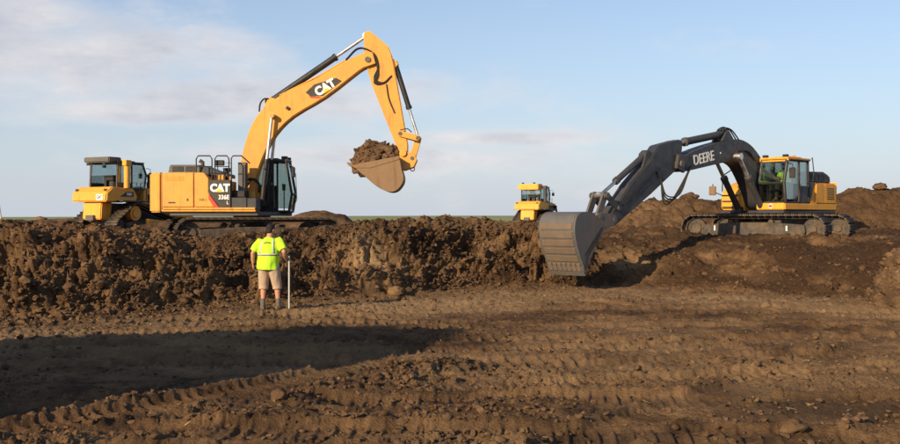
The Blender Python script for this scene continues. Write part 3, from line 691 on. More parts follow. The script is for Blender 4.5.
def cab(root, x0, x1, y0, y1, z0, z1, post, roofmat, door_panel, panel_mat, doorside, mid=0.45):
    """glazed operator's cab; doorside is +1 / -1 in y"""
    side = [(x0, z0), (x1 - 0.10, z0), (x1, z0 + 0.62), (x1 - 0.20, z1), (x0 + 0.05, z1)]
    bm = B(); w = 0.045
    for y in (y0 + w, y1 - w):
        for (a, b) in zip(side, side[1:] + side[:1]): tube(bm, [(a[0], y, a[1]), (b[0], y, b[1])], w, 8)
        xm = x0 + (x1 - x0) * mid
        tube(bm, [(xm, y, z0), (xm, y, z1)], w * 0.9, 8)
    for (x, z) in side: tube(bm, [(x, y0 + w, z), (x, y1 - w, z)], w, 8)
    fin('cab_frame', bm, post, root, sharp=40)
    bm = B(); box(bm, x0 - 0.02, x1 - 0.14, y0 - 0.02, y1 + 0.02, z1 + 0.005, z1 + 0.075); box(bm, x0 + .2, x1 - .5, y0 + .15, y1 - .15, z1 + .074, z1 + .12)
    fin('cab_roof', bm, roofmat, root, 0.025, 2)
    def pane(name, poly, y):
        bm = B(); prism(bm, poly, y - 0.006, y + 0.006); return fin(name, bm, 'glass', root)
    i = 0.05; xm = x0 + (x1 - x0) * mid
    for y in (y0 + w, y1 - w):
        pane('rear_side_window', [(x0 + i, z0 + door_panel), (xm - i, z0 + door_panel), (xm - i, z1 - i), (x0 + i + .04, z1 - i)], y)
        pane('door_window', [(xm + i, z0 + i + .06), (x1 - 0.13, z0 + i + .06), (x1 - i, z0 + 0.62), (x1 - 0.24, z1 - i), (xm + i, z1 - i)], y)
        bm = B(); box(bm, x0 + .02, xm - .01, y - 0.015, y + 0.015, z0 + .02, z0 + door_panel); fin('lower_panel', bm, panel_mat, root, 0.008)
    def quad(name, p):
        bm = B(); v = [bm.verts.new(q) for q in p]; f = bm.faces.new(v)
        r_ = bmesh.ops.extrude_face_region(bm, geom=[f]); bmesh.ops.translate(bm, vec=Vector((-0.012, 0, 0)), verts=[g for g in r_['geom'] if isinstance(g, bmesh.types.BMVert)])
        return fin(name, bm, 'glass', root)
    ya, yb = y0 + 0.09, y1 - 0.09
    quad('upper_windscreen', [(x1 - .01, ya, z0 + .68), (x1 - .01, yb, z0 + .68), (x1 - .19, yb, z1 - .05), (x1 - .19, ya, z1 - .05)])
    quad('lower_windscreen', [(x1 - .095, ya, z0 + .06), (x1 - .095, yb, z0 + .06), (x1 - .01, yb, z0 + .58), (x1 - .01, ya, z0 + .58)])
    quad('rear_window', [(x0 + .03, ya, z0 + .55), (x0 + .03, yb, z0 + .55), (x0 + .06, yb, z1 - .06), (x0 + .06, ya, z1 - .06)])
    # inside: floor, seat, consoles, levers
    bm = B(); box(bm, x0 + .04, x1 - .12, y0 + .05, y1 - .05, z0 - .02, z0 + .03); fin('cab_floor', bm, 'black', root)
    yc = (y0 + y1) / 2; sx = x0 + 0.55
    bm = B(); box(bm, sx - .25, sx + .27, yc - .25, yc + .25, z0 + .36, z0 + .50); box(bm, sx - .12, sx + .12, yc - .15, yc + .15, z0 + .03, z0 + .37)
    prism(bm, [(sx - .25, z0 + .48), (sx - .12, z0 + .48), (sx - .24, z0 + 1.12), (sx - .36, z0 + 1.12)], yc - .23, yc + .23)
    fin('operator_seat', bm, 'seat', root, 0.04, 2)
    for s in (-1, 1):
        bm = B(); box(bm, sx - .1, sx + .45, yc + s * .36 - .07, yc + s * .36 + .07, z0 + .05, z0 + .62); tube(bm, [(sx + .36, yc + s * .36, z0 + .6), (sx + .40, yc + s * .36, z0 + .82)], [.014, .026], 8)
        fin('control_console', bm, 'black', root, 0.01)
    bm = B(); box(bm, x1 - .35, x1 - .27, y0 + .1, y0 + .34, z0 + .75, z0 + .98); tube(bm, [(x1 - .3, y0 + .2, z0 + .03), (x1 - .3, y0 + .2, z0 + .76)], .02, 8); fin('monitor', bm, 'black', root)
    return yc, sx
def offset_in(pts, t):
    out = []
    for i, p in enumerate(pts):
        a = Vector(pts[max(0, i - 1)]); b = Vector(pts[min(len(pts) - 1, i + 1)]); d = (b - a).normalized(); out.append((p[0] - d.y * t, p[1] + d.x * t))
    return out
def bucket(root, shell, width, mat, sidemat, teeth_dir, flip=1, nteeth=5, hinge=None):
    """shell: outer profile from the lip to the hinge in x,z"""
    sm = sp2(shell, 5); inn = offset_in(sm, 0.045 * flip)
    bm = B(); prism(bm, sm + inn[::-1], -width / 2 + .03, width / 2 - .03)
    b = fin('bucket_shell', bm, mat, root, 0.0)
    for s in (-1, 1):
        y = s * width / 2; bm = B(); prism(bm, sm, y - 0.03, y + 0.03); fin('bucket_side', bm, sidemat, root, 0.01)
    lip = Vector(shell[0]); td = Vector(teeth_dir).normalized(); nrm = Vector((-td.y, td.x))
    bm = B(); p = [lip - td * .16 + nrm * .035, lip + td * .10 + nrm * .02, lip + td * .10 - nrm * .02, lip - td * .16 - nrm * .035]
    prism(bm, [(q.x, q.y) for q in p], -width / 2 - .01, width / 2 + .01); fin('cutting_edge', bm, mat, root, 0.008)
    for k in range(nteeth):
        y = (k / max(1, nteeth - 1) - 0.5) * (width - 0.14)
        bm = B(); q = [lip - td * .05 + nrm * .06, lip + td * .09 + nrm * .055, lip + td * .20 + nrm * .0, lip + td * .09 - nrm * .055, lip - td * .05 - nrm * .06]
        prism(bm, [(v.x, v.y) for v in q], y - .055, y + .055); fin('tooth', bm, mat, root, 0.012)
    return sm
def hose(root, pts, r=0.022): 
    bm = B(); tube(bm, smooth_path(pts, 6), r, 8); return fin('hydraulic_hose', bm, 'rubber', root)
def link_plate(root, name, p0, p1, w, th, ys, mat):
    a, b = Vector(p0), Vector(p1); d = (b - a).normalized(); n = Vector((-d.y, d.x)); out = []
    for k in range(9): t = math.pi / 2 + math.pi * k / 8; out.append(a + d * (math.cos(t) * w) + n * (math.sin(t) * w))
    for k in range(9): t = -math.pi / 2 + math.pi * k / 8; out.append(b + d * (math.cos(t) * w) + n * (math.sin(t) * w))
    for y in ys:
        bm = B(); prism(bm, [(q.x, q.y) for q in out], y - th / 2, y + th / 2); fin(name, bm, mat, root, 0.01)
def pin(root, x, z, y0, y1, r, mat='grey'):
    bm = B(); cyl(bm, (x, y0, z), (x, y1, z), r, 14); return fin('pivot_pin', bm, mat, root)
def emblem_letters(root, x, z, size, y, rot_y, facing):
    """three bold white letters with a yellow triangle over the foot of the middle one"""
    rot = (R(90), 0, 0) if facing < 0 else (R(90), 0, R(180))
    e = Euler((0, rot_y, 0)).to_matrix(); rm = (e @ Euler(rot).to_matrix()).to_euler()
    text_part('logo_letters', 'CAT', size, 'white_paint', root, (x, y, z), rm, 0.055, 0.95, 0.004)
    bm = B(); tri = [(-size * .40, -size * .38), (size * .30, -size * .38), (-size * .05, -size * .02)]
    prism(bm, tri, -0.003, 0.003); o = fin('logo_triangle', bm, 'decal_yellow', root); o.location = (x, y + facing * 0.006, z); o.rotation_euler = (0, rot_y, 0)

# ------------------------------------------------------------------ yellow excavator on the left bank (arm raised, bucket full)
cx = empty('excavator', (-6.93, 35.0, 0.9), 0.0)
tag(cx, 'yellow excavator on the left bank with raised boom and bucket full of soil', 'excavator', 'excavators at work on the cut')
undercarriage(cx, R(22), 2.75, 2.6, 0.7, 1.08, 50)
bm = B(); plan(bm, [(-2.5, -1.35), (0.45, -1.35), (0.9, -0.5), (0.9, 0.5), (1.2, 1.35), (-2.5, 1.35)], 1.12, 1.26); fin('deck', bm, 'grey', cx, 0.02)
arc = [(-3.0 - 0.45 * math.sin(math.pi * k / 12) ** 0.7, -1.44 + 2.88 * k / 12) for k in range(13)]
bm = B(); plan(bm, [(-2.76, -1.46)] + [(-2.95, -1.46)] + arc[1:-1] + [(-2.95, 1.46), (-2.76, 1.46)], 1.24, 2.58); fin('counterweight', bm, 'cat_yellow', cx, 0.05, 3)
bm = B(); prism(bm, [(-2.74, 1.27), (-0.44, 1.27), (-0.44, 2.29), (-1.13, 2.33), (-1.35, 2.55), (-2.74, 2.55)], -1.40, -0.48); box(bm, -2.74, -1.2, -0.479, 1.40, 1.27, 2.53); fin('engine_housing', bm, 'cat_yellow', cx, 0.02)
for pts in ([(-2.73, 1.42), (-1.67, 1.42), (-1.67, 2.57), (-2.73, 2.57)], [(-1.645, 1.42), (-0.87, 1.42), (-1.17, 1.9), (-1.17, 2.37), (-1.33, 2.57), (-1.645, 2.57)]):
    bm = B(); prism(bm, pts, -1.46, -1.402); fin('side_door', bm, 'cat_yellow', cx, 0.018, 2)
bm = B(); box(bm, -2.74, 0.42, -1.475, -1.401, 1.255, 1.33); fin('side_skirt', bm, 'cat_yellow', cx, 0.02)
bm = B(); box(bm, -2.70, 0.40, -1.50, -1.40, 1.335, 1.40); fin('side_ledge', bm, 'cat_dusty', cx, 0.012)
for k in range(5):
    bm = B(); z = 2.30 + k * 0.034; prism(bm, [(-2.60, z), (-2.0, z), (-2.0, z + .016), (-2.60, z + .016)], -1.472, -1.459); fin('vent_slat', bm, 'cat_dusty', cx)
bm = B(); box(bm, -2.52, -2.28, -1.464, -1.459, 1.54, 1.59); fin('plate', bm, 'decal_black', cx)
bm = B(); box(bm, -1.90, -1.84, -1.464, -1.459, 1.62, 1.70); fin('door_latch', bm, 'decal_black', cx)
# black panel with the maker's letters and the red slash
bm = B(); prism(bm, [(-1.165, 2.325), (-0.435, 2.325), (-0.435, 1.41), (-0.80, 1.41), (-1.165, 1.90)], -1.448, -1.401); fin('name_panel', bm, 'decal_black', cx, 0.006)
bm = B(); prism(bm, [(-1.165, 1.86), (-1.165, 1.68), (-0.98, 1.41), (-0.83, 1.41)], -1.465, -1.461); fin('red_slash', bm, 'red', cx)
emblem_letters(cx, -0.79, 2.05, 0.345, -1.452, 0, -1)
text_part('model_number', '336E', 0.20, 'white_paint', cx, (-0.66, -1.451, 1.74), (R(90), 0, 0), 0.03, 0.9)
text_part('model_letter', 'L', 0.15, 'white_paint', cx, (-0.53, -1.451, 1.56), (R(90), 0, 0), 0.02, 0.9)
text_part('door_lettering', '336E L', 0.11, 'decal_black', cx, (-1.36, -1.463, 1.66), (R(90), 0, 0), 0.01, 0.9, 0.002)
# hood, exhaust, cooler
bm = B(); prism(bm, [(-2.66, 2.54), (-1.55, 2.54), (-1.58, 2.86), (-2.60, 2.86)], -1.0, 0.9); fin('hood', bm, 'grey', cx, 0.03, 2)
for x in (-2.50, -2.05):
    bm = B(); box(bm, x, x + .36, -1.02, -0.995, 2.64, 2.80); fin('hood_grille', bm, 'black', cx)
bm = B(); prism(bm, [(-1.56, 2.56), (-1.1, 2.50), (-0.62, 2.42), (-0.62, 2.55), (-1.1, 2.70), (-1.45, 2.84)], -0.95, 0.2); fin('hood_slope', bm, 'charcoal', cx, 0.02)
bm = B(); tube(bm, [(-1.75, 0.1, 2.84), (-1.75, 0.1, 3.0), (-1.85, 0.1, 3.06)], .07, 12); fin('exhaust_pipe', bm, 'frame_dirty', cx)
bm = B(); cyl(bm, (-0.72, -0.7, 2.30), (-0.72, -0.7, 2.62), .07); cyl(bm, (-0.72, -0.7, 2.62), (-0.72, -0.7, 2.76), .13); fin('air_precleaner', bm, 'black', cx)
bm = B(); box(bm, -0.95, -0.72, -1.2, -0.9, 2.33, 2.5); cyl(bm, (-.55, -1.0, 2.28), (-.55, -1.0, 2.46), .06, 12); fin('fuel_filler', bm, 'cat_dusty', cx, 0.02)
bm = B(); box(bm, -0.30, -0.02, -0.9, -0.62, 1.9, 2.95); fin('cooler_screen', bm, 'grey', cx, 0.01)
bm = B(); box(bm, -0.425, 0.10, -1.40, -0.55, 1.36, 1.74); box(bm, 0.105, 0.42, -1.38, -0.55, 1.33, 1.72); fin('tool_box', bm, 'charcoal', cx, 0.02)
bm = B(); box(bm, -0.425, 0.0, -1.2, -0.5, 1.75, 1.98); fin('valve_cover', bm, 'black', cx, 0.02)
for k in range(4):
    hose(cx, [(-0.30 + .06 * k, -0.42 + .05 * k, 2.1), (0.0 + .05 * k, -0.40 + .05 * k, 2.42), (0.30 + .04 * k, -0.36, 2.2 - .05 * k), (0.42, -0.36, 1.8)])
for xa, xb in ((-1.60, -1.07), (-0.97, -0.50), (-0.42, 0.02)):
    zt = 3.14; zb = 2.36 if xa < -1.1 else 2.30
    pts = [(xa, -1.38, zb), (xa, -1.38, zt - .1), (xa + .07, -1.38, zt), (xb - .07, -1.38, zt), (xb, -1.38, zt - .1), (xb, -1.38, zb)] if xa < -0.45 else [(xa, -1.38, 1.75), (xa, -1.38, zt - .08), (xa + .06, -1.38, zt), (xb - .1, -1.38, zt), (xb + .14, -1.30, zt - .22), (xb + .14, -1.2, 2.9)]
    rail(cx, 'handrail', pts); 
    if xa < -0.45: rail(cx, 'handrail_bar', [(xa, -1.38, 2.78), (xb, -1.38, 2.78)], .016)
rail(cx, 'handrail', [(-1.5, 1.3, 2.4), (-1.5, 1.3, 3.05), (-1.0, 1.3, 3.05), (-1.0, 1.3, 2.4)])
bm = B(); box(bm, -1.02, -0.70, -1.30, -1.12, 2.82, 3.0); fin('work_light', bm, 'black', cx, 0.02)
# cab on the far side
cab(cx, -0.35, 1.32, 0.42, 1.42, 1.28, 3.06, 'black', 'charcoal', 0.95, 'black', 1, 0.60)
bm = B(); box(bm, 0.95, 1.16, .46, .62, 3.14, 3.24); box(bm, 0.95, 1.16, 1.2, 1.36, 3.14, 3.24); fin('roof_lights', bm, 'black', cx, 0.01)
rail(cx, 'mirror_arm', [(1.15, .45, 2.95), (1.30, 0.25, 2.92), (1.42, .20, 2.85)], .015)
bm = B(); box(bm, 1.36, 1.47, .05, .32, 2.48, 2.84); fin('mirror', bm, 'black', cx, 0.02)
rail(cx, 'grab_rail', [(1.22, .40, 2.9), (1.48, .34, 2.6), (1.52, .34, 1.7), (1.34, .42, 1.32)], .012)
# boom, stick and their rams
up = [(-0.42, 2.40), (-0.36, 2.85), (-0.2, 3.58), (0.08, 4.36), (0.58, 4.97), (1.22, 5.40), (2.49, 6.0), (3.49, 6.59), (3.92, 6.76), (4.15, 6.70)]
lo = [(4.20, 6.50), (4.05, 6.31), (3.77, 6.14), (2.63, 5.26), (1.5, 4.58), (0.86, 3.94), (0.44, 3.16), (0.20, 2.42), (0.12, 1.62), (-0.18, 1.44), (-0.40, 1.62)]
bm = B(); prism(bm, sp2(up, 3) + sp2(lo, 3), -0.29, 0.29); fin('boom', bm, 'cat_yellow', cx, 0.03, 2)
pin(cx, -0.16, 1.68, -0.48, 0.48, 0.09)
bm = B(); box(bm, -0.45, 0.2, -0.47, -0.34, 1.26, 1.95); box(bm, -0.45, 0.2, 0.34, 0.41, 1.26, 1.95); fin('boom_bracket', bm, 'cat_dusty', cx, 0.02)
bm = B(); prism(bm, [(1.92, 5.40), (2.22, 5.68), (2.98, 5.91), (3.18, 5.80), (2.52, 5.28), (2.10, 5.26)], -0.296, -0.292); fin('boom_decal', bm, 'decal_black', cx)
bm = B(); prism(bm, [(2.0, 5.35), (2.10, 5.26), (2.47, 5.245), (2.40, 5.20), (2.10, 5.21)], -0.300, -0.297); fin('red_slash', bm, 'red', cx)
emblem_letters(cx, 2.60, 5.57, 0.40, -0.302, -R(31), -1)
for y in (-0.47, 0.47): ram(cx, 'boom_cylinder', (0.44, 1.55), 0.50, (0.78, 4.58), 0.085, 0.055, y)
pin(cx, 0.78, 4.58, -0.58, 0.58, 0.085, 'cat_yellow')
pin(cx, 1.30, 4.86, -0.36, 0.36, 0.06, 'black')
st = [(3.94, 7.50), (4.08, 7.57), (4.18, 7.53), (4.79, 7.02), (4.90, 6.75), (4.98, 6.42), (5.47, 3.60), (5.46, 3.34), (5.33, 3.22), (5.16, 3.30), (4.2, 5.71), (4.02, 6.30), (3.93, 6.72)]
bm = B(); prism(bm, st, -0.20, 0.20); fin('stick', bm, 'cat_yellow', cx, 0.03, 2)
for y in (-.33, .33):
    bm = B(); prism(bm, [(3.80, 6.72), (4.25, 6.80), (4.36, 6.40), (4.02, 6.28)], min(y, y * .65), max(y, y * .65)); fin('stick_bracket', bm, 'cat_yellow', cx, 0.02)
pin(cx, 4.08, 6.54, -0.37, 0.37, 0.10)
ram(cx, 'stick_cylinder', (0.62, 5.10), 0.69, (3.99, 7.40), 0.115, 0.06, 0.0)
bm = B(); prism(bm, [(0.42, 4.86), (0.62, 5.26), (0.78, 5.22), (0.95, 5.16)], -0.18, -0.10); prism(bm, [(0.42, 4.86), (0.62, 5.26), (0.78, 5.22), (0.95, 5.16)], 0.10, 0.18); fin('cylinder_lug', bm, 'cat_yellow', cx, 0.01)
ram(cx, 'bucket_cylinder', (5.02, 6.42), 0.60, (5.82, 3.86), 0.09, 0.05, 0.0)
bm = B(); prism(bm, [(4.86, 6.62), (5.02, 6.56), (5.14, 6.42), (5.02, 6.28), (4.93, 6.28)], -.12, .12); fin('cylinder_lug', bm, 'cat_yellow', cx, 0.01)
link_plate(cx, 'rocker_link', (5.20, 3.98), (5.82, 3.82), 0.10, 0.05, (-.26, .26), 'cat_yellow')
link_plate(cx, 'bucket_link', (5.82, 3.82), (5.62, 3.14), 0.11, 0.18, (0.0,), 'cat_yellow')
pin(cx, 5.20, 3.98, -.3, .3, .07); pin(cx, 5.82, 3.82, -.3, .3, .08); pin(cx, 5.62, 3.12, -.32, .32, .07)
for y in (-.27, .27):
    bm = B(); prism(bm, [(5.02, 3.14), (5.10, 3.36), (5.28, 3.44), (5.46, 3.34), (5.70, 3.26), (5.79, 3.06), (5.68, 2.82), (5.34, 2.70), (5.20, 2.78)], y - .04, y + .04); fin('bucket_ear', bm, 'cat_yellow', cx, 0.015)
bm = B(); prism(bm, [(5.22, 3.0), (5.60, 2.98), (5.66, 2.84), (5.36, 2.72), (5.24, 2.76)], -.229, .229); cyl(bm, (5.30, -.38, 3.30), (5.30, .38, 3.30), .12); fin('coupler', bm, 'cat_dusty', cx, 0.01)
bm = B(); tube(bm, [(5.62 + .07 * math.cos(k * .52), 0.0, 2.76 + .07 * math.sin(k * .52)) for k in range(13)], .016, 6); fin('lifting_eye', bm, 'grey', cx)
cat_shell = [(3.55, 2.86), (3.75, 2.70), (4.02, 2.47), (4.44, 2.12), (4.82, 1.95), (5.09, 1.99), (5.29, 2.22), (5.34, 2.45), (5.27, 2.75), (5.20, 3.14)]
bucket(cx, cat_shell, 1.45, 'steel_worn', 'steel_worn', (-0.85, 0.5), 1, 5)
for s in (-1, 1):
    bm = B(); prism(bm, [(3.66, 2.76), (3.60, 2.86), (5.18, 3.18), (5.21, 3.06), (4.2, 2.76)], s * .755 - .018, s * .755 + .018); fin('side_bar', bm, 'steel_worn', cx, 0.008)
hose(cx, [(0.62, -.16, 5.2), (0.45, -.2, 5.18), (0.33, -.2, 5.02), (0.30, -.24, 4.75)], .03)
for k in range(3):
    hose(cx, [(3.3, -.2 + .08 * k, 6.55), (3.75, -.25 + .08 * k, 6.95), (4.25, -.27 + .05 * k, 6.78), (4.42, -.25, 6.3 - .1 * k), (4.30, -.26, 5.9 - .08 * k), (4.62, -.24, 5.75), (4.90, -.22, 6.0)], .024)
hose(cx, [(4.72, -.22, 5.7), (4.80, -.23, 5.2), (5.0, -.225, 4.7)], .02)
rail(cx, 'oil_line', [(1.0, -.22, 5.31), (2.4, -.22, 6.01), (3.3, -.22, 6.54)], .022, 'cat_dusty'); rail(cx, 'oil_line', [(1.0, .1, 5.33), (2.4, .1, 6.03), (3.3, .1, 6.56)], .022, 'cat_dusty')
hose(cx, [(5.2, -.30, 4.1), (5.45, -.32, 4.14), (5.6, -.3, 4.02)], .018)

# soil heaped in its bucket
bm = B(); bmesh.ops.create_icosphere(bm, subdivisions=5, radius=1.0)
for v in bm.verts:
    q = v.co.copy(); s = 1 + .16 * mnoise.noise(q * 1.7 + Vector((3, 1, 4))) + .16 * mnoise.noise(q * 4.1) + .10 * mnoise.noise(q * 9) + .05 * mnoise.noise(q * 19)
    x = q.x * .84 * s; z = q.z * s * (.68 if q.z > 0 else .50); v.co = Vector((x, q.y * .66 * s, z + 0.17 * x + (0.10 if x < -.2 else 0)))
o = fin('soil_load', bm, 'clod', None, sharp=0); o.location = (-6.93 + 4.34, 35.0, 0.9 + 2.98); lv = [v.co.copy() for v in o.data.vertices if v.co.z > -.05 + .17 * v.co.x]; lp = np.array([random.choice(lv)[:] for _ in range(420)])
scatter('load_crumbs', 'clod', lp, np.clip(rng.lognormal(math.log(.035), .5, 420), .012, .11), pr2[:5], o)['kind'] = 'stuff'; tag(o, 'heap of brown soil lying in the raised yellow excavator\'s bucket', 'soil')

# ------------------------------------------------------------------ grey-boomed excavator on the right bench
HD = Vector((-0.72, -0.69)).normalized(); DR = math.atan2(HD.y, HD.x)
dxr = empty('excavator', (10.65, 33.5, 1.10), DR)
tag(dxr, 'yellow excavator with charcoal boom reaching its bucket down to the cut on the right', 'excavator', 'excavators at work on the cut')
undercarriage(dxr, math.atan2(-0.62, 0.78) - DR, 2.35, 2.45, 0.72, 1.0, 46)
bm = B(); plan(bm, [(-2.2, -1.3), (0.8, -1.3), (0.9, -0.4), (1.0, 0.3), (1.28, 0.32), (1.28, 1.24), (-2.2, 1.3)], 1.0, 1.10); fin('deck', bm, 'charcoal', dxr, 0.02)
bm = B(); prism(bm, [(1.30, 1.12), (1.30, 1.33), (0.3, 1.33), (0.3, 1.12)], .30, 1.27); fin('cab_base', bm, 'deere_yellow', dxr, 0.02, 2)
bm = B(); cyl(bm, (1.30, .80, 1.23), (1.307, .80, 1.23), .075, 24); fin('emblem_disc', bm, 'white_paint', dxr)
bm = B(); prism(bm, [(1.308, 1.19), (1.312, 1.19), (1.312, 1.27), (1.308, 1.27)], .74, .86); fin('emblem_mark', bm, 'red', dxr)
yc_d, sx_d = cab(dxr, -0.42, 1.22, .30, 1.26, 1.345, 2.72, 'black', 'deere_yellow', 0.55, 'charcoal', 1, 0.40)
bm = B(); tube(bm, [(1.04, 1.225, 2.69), (1.24, 1.225, 1.98), (1.14, 1.225, 1.36)], .055, 8); fin('front_post', bm, 'black', dxr)
bm = B(); box(bm, 0.98, 1.06, .28, 1.28, 2.66, 2.80); fin('visor', bm, 'deere_yellow', dxr, 0.015)
for y in (.42, 1.12):
    bm = B(); box(bm, 0.86, 1.0, y - .08, y + .08, 2.80, 2.89); fin('roof_light', bm, 'black', dxr, 0.015)
bm = B(); cyl(bm, (-.2, .8, 2.79), (-.2, .8, 2.92), .06, 14); fin('beacon', bm, 'amber', dxr)
# side stripe, side doors, counterweight
bm = B(); prism(bm, [(0.295, 1.12), (-2.30, 1.12), (-2.30, 2.02), (-0.78, 2.02), (-0.46, 1.40), (0.295, 1.33)], .60, 1.25); box(bm, -2.3, -0.7, -1.25, .599, 1.12, 2.0); fin('engine_housing', bm, 'deere_yellow', dxr, 0.03, 2)
bm = B(); prism(bm, [(-0.44, 1.38), (-0.78, 2.03), (-0.44, 2.03)], .5, 1.262); fin('dark_wedge', bm, 'charcoal', dxr, 0.01)
for xa, xb in ((-1.42, -0.80), (-2.26, -1.45)):
    bm = B(); prism(bm, [(xa, 1.34), (xb, 1.34), (xb - (0 if xa < -1.43 else .04), 1.98), (xa, 1.98)], 1.252, 1.29); fin('side_door', bm, 'deere_yellow', dxr, 0.015, 2)
for k in range(6):
    bm = B(); z = 1.48 + .07 * k; box(bm, -2.10, -1.60, 1.288, 1.299, z, z + .025); fin('vent_slat', bm, 'decal_black', dxr)
bm = B(); box(bm, -2.30, 1.26, 1.252, 1.285, 1.12, 1.31); fin('side_skirt', bm, 'deere_yellow', dxr, 0.012)
arc = [(-2.34 - 0.34 * math.sin(math.pi * k / 12) ** 0.6, -1.28 + 2.56 * k / 12) for k in range(13)]
bm = B(); plan(bm, [(-2.305, -1.28)] + arc + [(-2.305, 1.28)], 1.10, 2.06); fin('counterweight', bm, 'deere_yellow', dxr, 0.05, 3)
bm = B(); prism(bm, [(-2.40, 2.03), (-0.70, 2.03), (-0.82, 2.40), (-1.9, 2.42), (-2.32, 2.30)], -1.0, 1.05); fin('hood', bm, 'charcoal', dxr, 0.05, 3)
for x in (-1.9, -1.35):
    bm = B(); box(bm, x, x + .42, 1.05, 1.066, 2.12, 2.32); fin('hood_grille', bm, 'black', dxr)
bm = B(); tube(bm, [(-1.2, -.5, 2.38), (-1.2, -.5, 2.72), (-1.3, -.5, 2.8)], .06, 12); fin('exhaust_pipe', bm, 'frame_dirty', dxr)
# right-hand tank and tool box
tk = sp2([(0.84, 1.12), (0.84, 1.55), (0.74, 1.75), (0.45, 1.93), (-0.1, 2.08), (-0.68, 2.10)], 3) + [(-0.68, 1.12)]
bm = B(); prism(bm, tk, -1.27, -0.52); fin('fuel_tank', bm, 'deere_yellow', dxr, 0.05, 3)
for k in range(3):
    bm = B(); box(bm, 0.842, 0.90, -1.2, -0.6, 1.20 + .2 * k, 1.23 + .2 * k); fin('step', bm, 'black', dxr)
rail(dxr, 'handrail', [(0.80, -1.24, 1.75), (0.78, -1.24, 2.28), (0.2, -1.24, 2.50), (-0.5, -1.24, 2.52), (-0.5, -1.24, 2.08)])
rail(dxr, 'handrail', [(-0.48, 1.22, 2.72), (-0.60, 1.26, 2.84), (-0.66, 1.28, 2.4), (-0.60, 1.28, 2.05)], .018)
rail(dxr, 'mirror_arm', [(0.84, -1.2, 1.6), (1.05, -1.45, 1.75), (1.05, -1.45, 2.0)], .016)
bm = B(); box(bm, 1.0, 1.07, -1.60, -1.34, 1.62, 1.92); fin('mirror', bm, 'steel_worn', dxr, 0.02)
rail(dxr, 'mirror_arm', [(1.02, 1.26, 2.6), (1.15, 1.48, 2.55), (1.15, 1.48, 2.45)], .014)
bm = B(); box(bm, 1.11, 1.17, 1.36, 1.56, 2.12, 2.45); fin('mirror', bm, 'black', dxr, 0.02)
# boom and stick
bu = [(0.50, 1.30), (0.42, 1.94), (0.54, 2.45), (1.16, 2.99), (1.76, 3.27), (2.46, 3.34), (3.58, 3.15), (4.7, 2.88), (5.40, 2.66), (5.80, 2.52)]
bl = [(5.80, 2.30), (5.50, 2.21), (4.44, 2.37), (2.92, 2.61), (2.34, 2.59), (1.88, 2.34), (1.28, 1.67), (1.02, 1.28), (0.76, 1.14)]
bm = B(); prism(bm, sp2(bu, 3) + sp2(bl, 3), -0.27, 0.27); fin('boom', bm, 'charcoal', dxr, 0.03, 2)
pin(dxr, .74, 1.36, -.4, .32, .08)
bm = B(); box(bm, .4, 1.0, -.42, -.30, 1.08, 1.6); fin('boom_bracket', bm, 'deere_yellow', dxr, 0.02)
text_part('maker_name', 'DEERE', 0.43, 'white_paint', dxr, (4.36, .276, 2.655), (Euler((0, R(10.5), 0)).to_matrix() @ Euler((R(90), 0, R(180))).to_matrix()).to_euler(), 0.012, 0.95, 0.004)
bm = B(); cyl(bm, (3.42, .27, 2.86), (3.42, .277, 2.86), .03, 16); fin('emblem_disc', bm, 'white_paint', dxr)
for y in (-.43, .43): ram(dxr, 'boom_cylinder', (1.12, 1.10), 0.62, (2.62, 2.78), 0.10, 0.06, y, ('charcoal', 'chrome'))
pin(dxr, 2.62, 2.78, -.52, .52, .08)
stk = [(5.36, 3.10), (5.46, 3.16), (5.6, 3.15), (6.55, 2.95), (7.21, 2.36), (7.93, 1.83), (8.86, 0.98), (8.93, 0.80), (8.82, 0.66), (8.62, 0.66), (6.93, 1.55), (5.83, 2.18), (5.55, 2.30), (5.44, 2.60)]
bm = B(); prism(bm, stk, -0.19, 0.19); fin('stick', bm, 'charcoal', dxr, 0.03, 2)
for y in (-.31, .31):
    bm = B(); prism(bm, [(5.2, 2.70), (5.75, 2.72), (5.86, 2.30), (5.45, 2.18)], min(y, y * .64), max(y, y * .64)); fin('stick_bracket', bm, 'charcoal', dxr, 0.02)
pin(dxr, 5.62, 2.44, -.36, .36, .10)
ram(dxr, 'stick_cylinder', (2.86, 3.50), 0.82, (5.47, 3.05), 0.115, 0.06, 0.0, ('charcoal', 'chrome'))
bm = B(); prism(bm, [(2.55, 3.3), (2.84, 3.62), (3.0, 3.5), (3.2, 3.24)], -.2, -.12); prism(bm, [(2.55, 3.3), (2.84, 3.62), (3.0, 3.5), (3.2, 3.24)], .12, .2); fin('cylinder_lug', bm, 'charcoal', dxr, 0.01)
ram(dxr, 'bucket_cylinder', (7.02, 2.66), 0.66, (9.10, 1.46), 0.09, 0.05, 0.0, ('charcoal', 'chrome'))
bm = B(); prism(bm, [(6.85, 2.68), (6.98, 2.80), (7.14, 2.70), (7.3, 2.30), (7.1, 2.42)], -.13, .13); fin('cylinder_lug', bm, 'charcoal', dxr, 0.01)
link_plate(dxr, 'rocker_link', (8.62, 1.12), (9.12, 1.46), 0.09, 0.05, (-.25, .25), 'charcoal')
link_plate(dxr, 'bucket_link', (9.12, 1.46), (9.42, 0.88), 0.11, 0.07, (-.17, .17), 'steel_grey')
pin(dxr, 8.62, 1.12, -.3, .3, .06); pin(dxr, 9.12, 1.46, -.3, .3, .08); pin(dxr, 9.42, .88, -.3, .3, .07); pin(dxr, 8.80, .80, -.3, .3, .08)
for y in (-.25, .25):
    bm = B(); prism(bm, [(8.66, .78), (8.76, .94), (9.30, 1.00), (9.50, .98), (9.72, .84), (9.80, .62), (9.62, .46), (8.9, .62)], y - .035, y + .035); fin('bucket_ear', bm, 'steel_grey', dxr, 0.015)
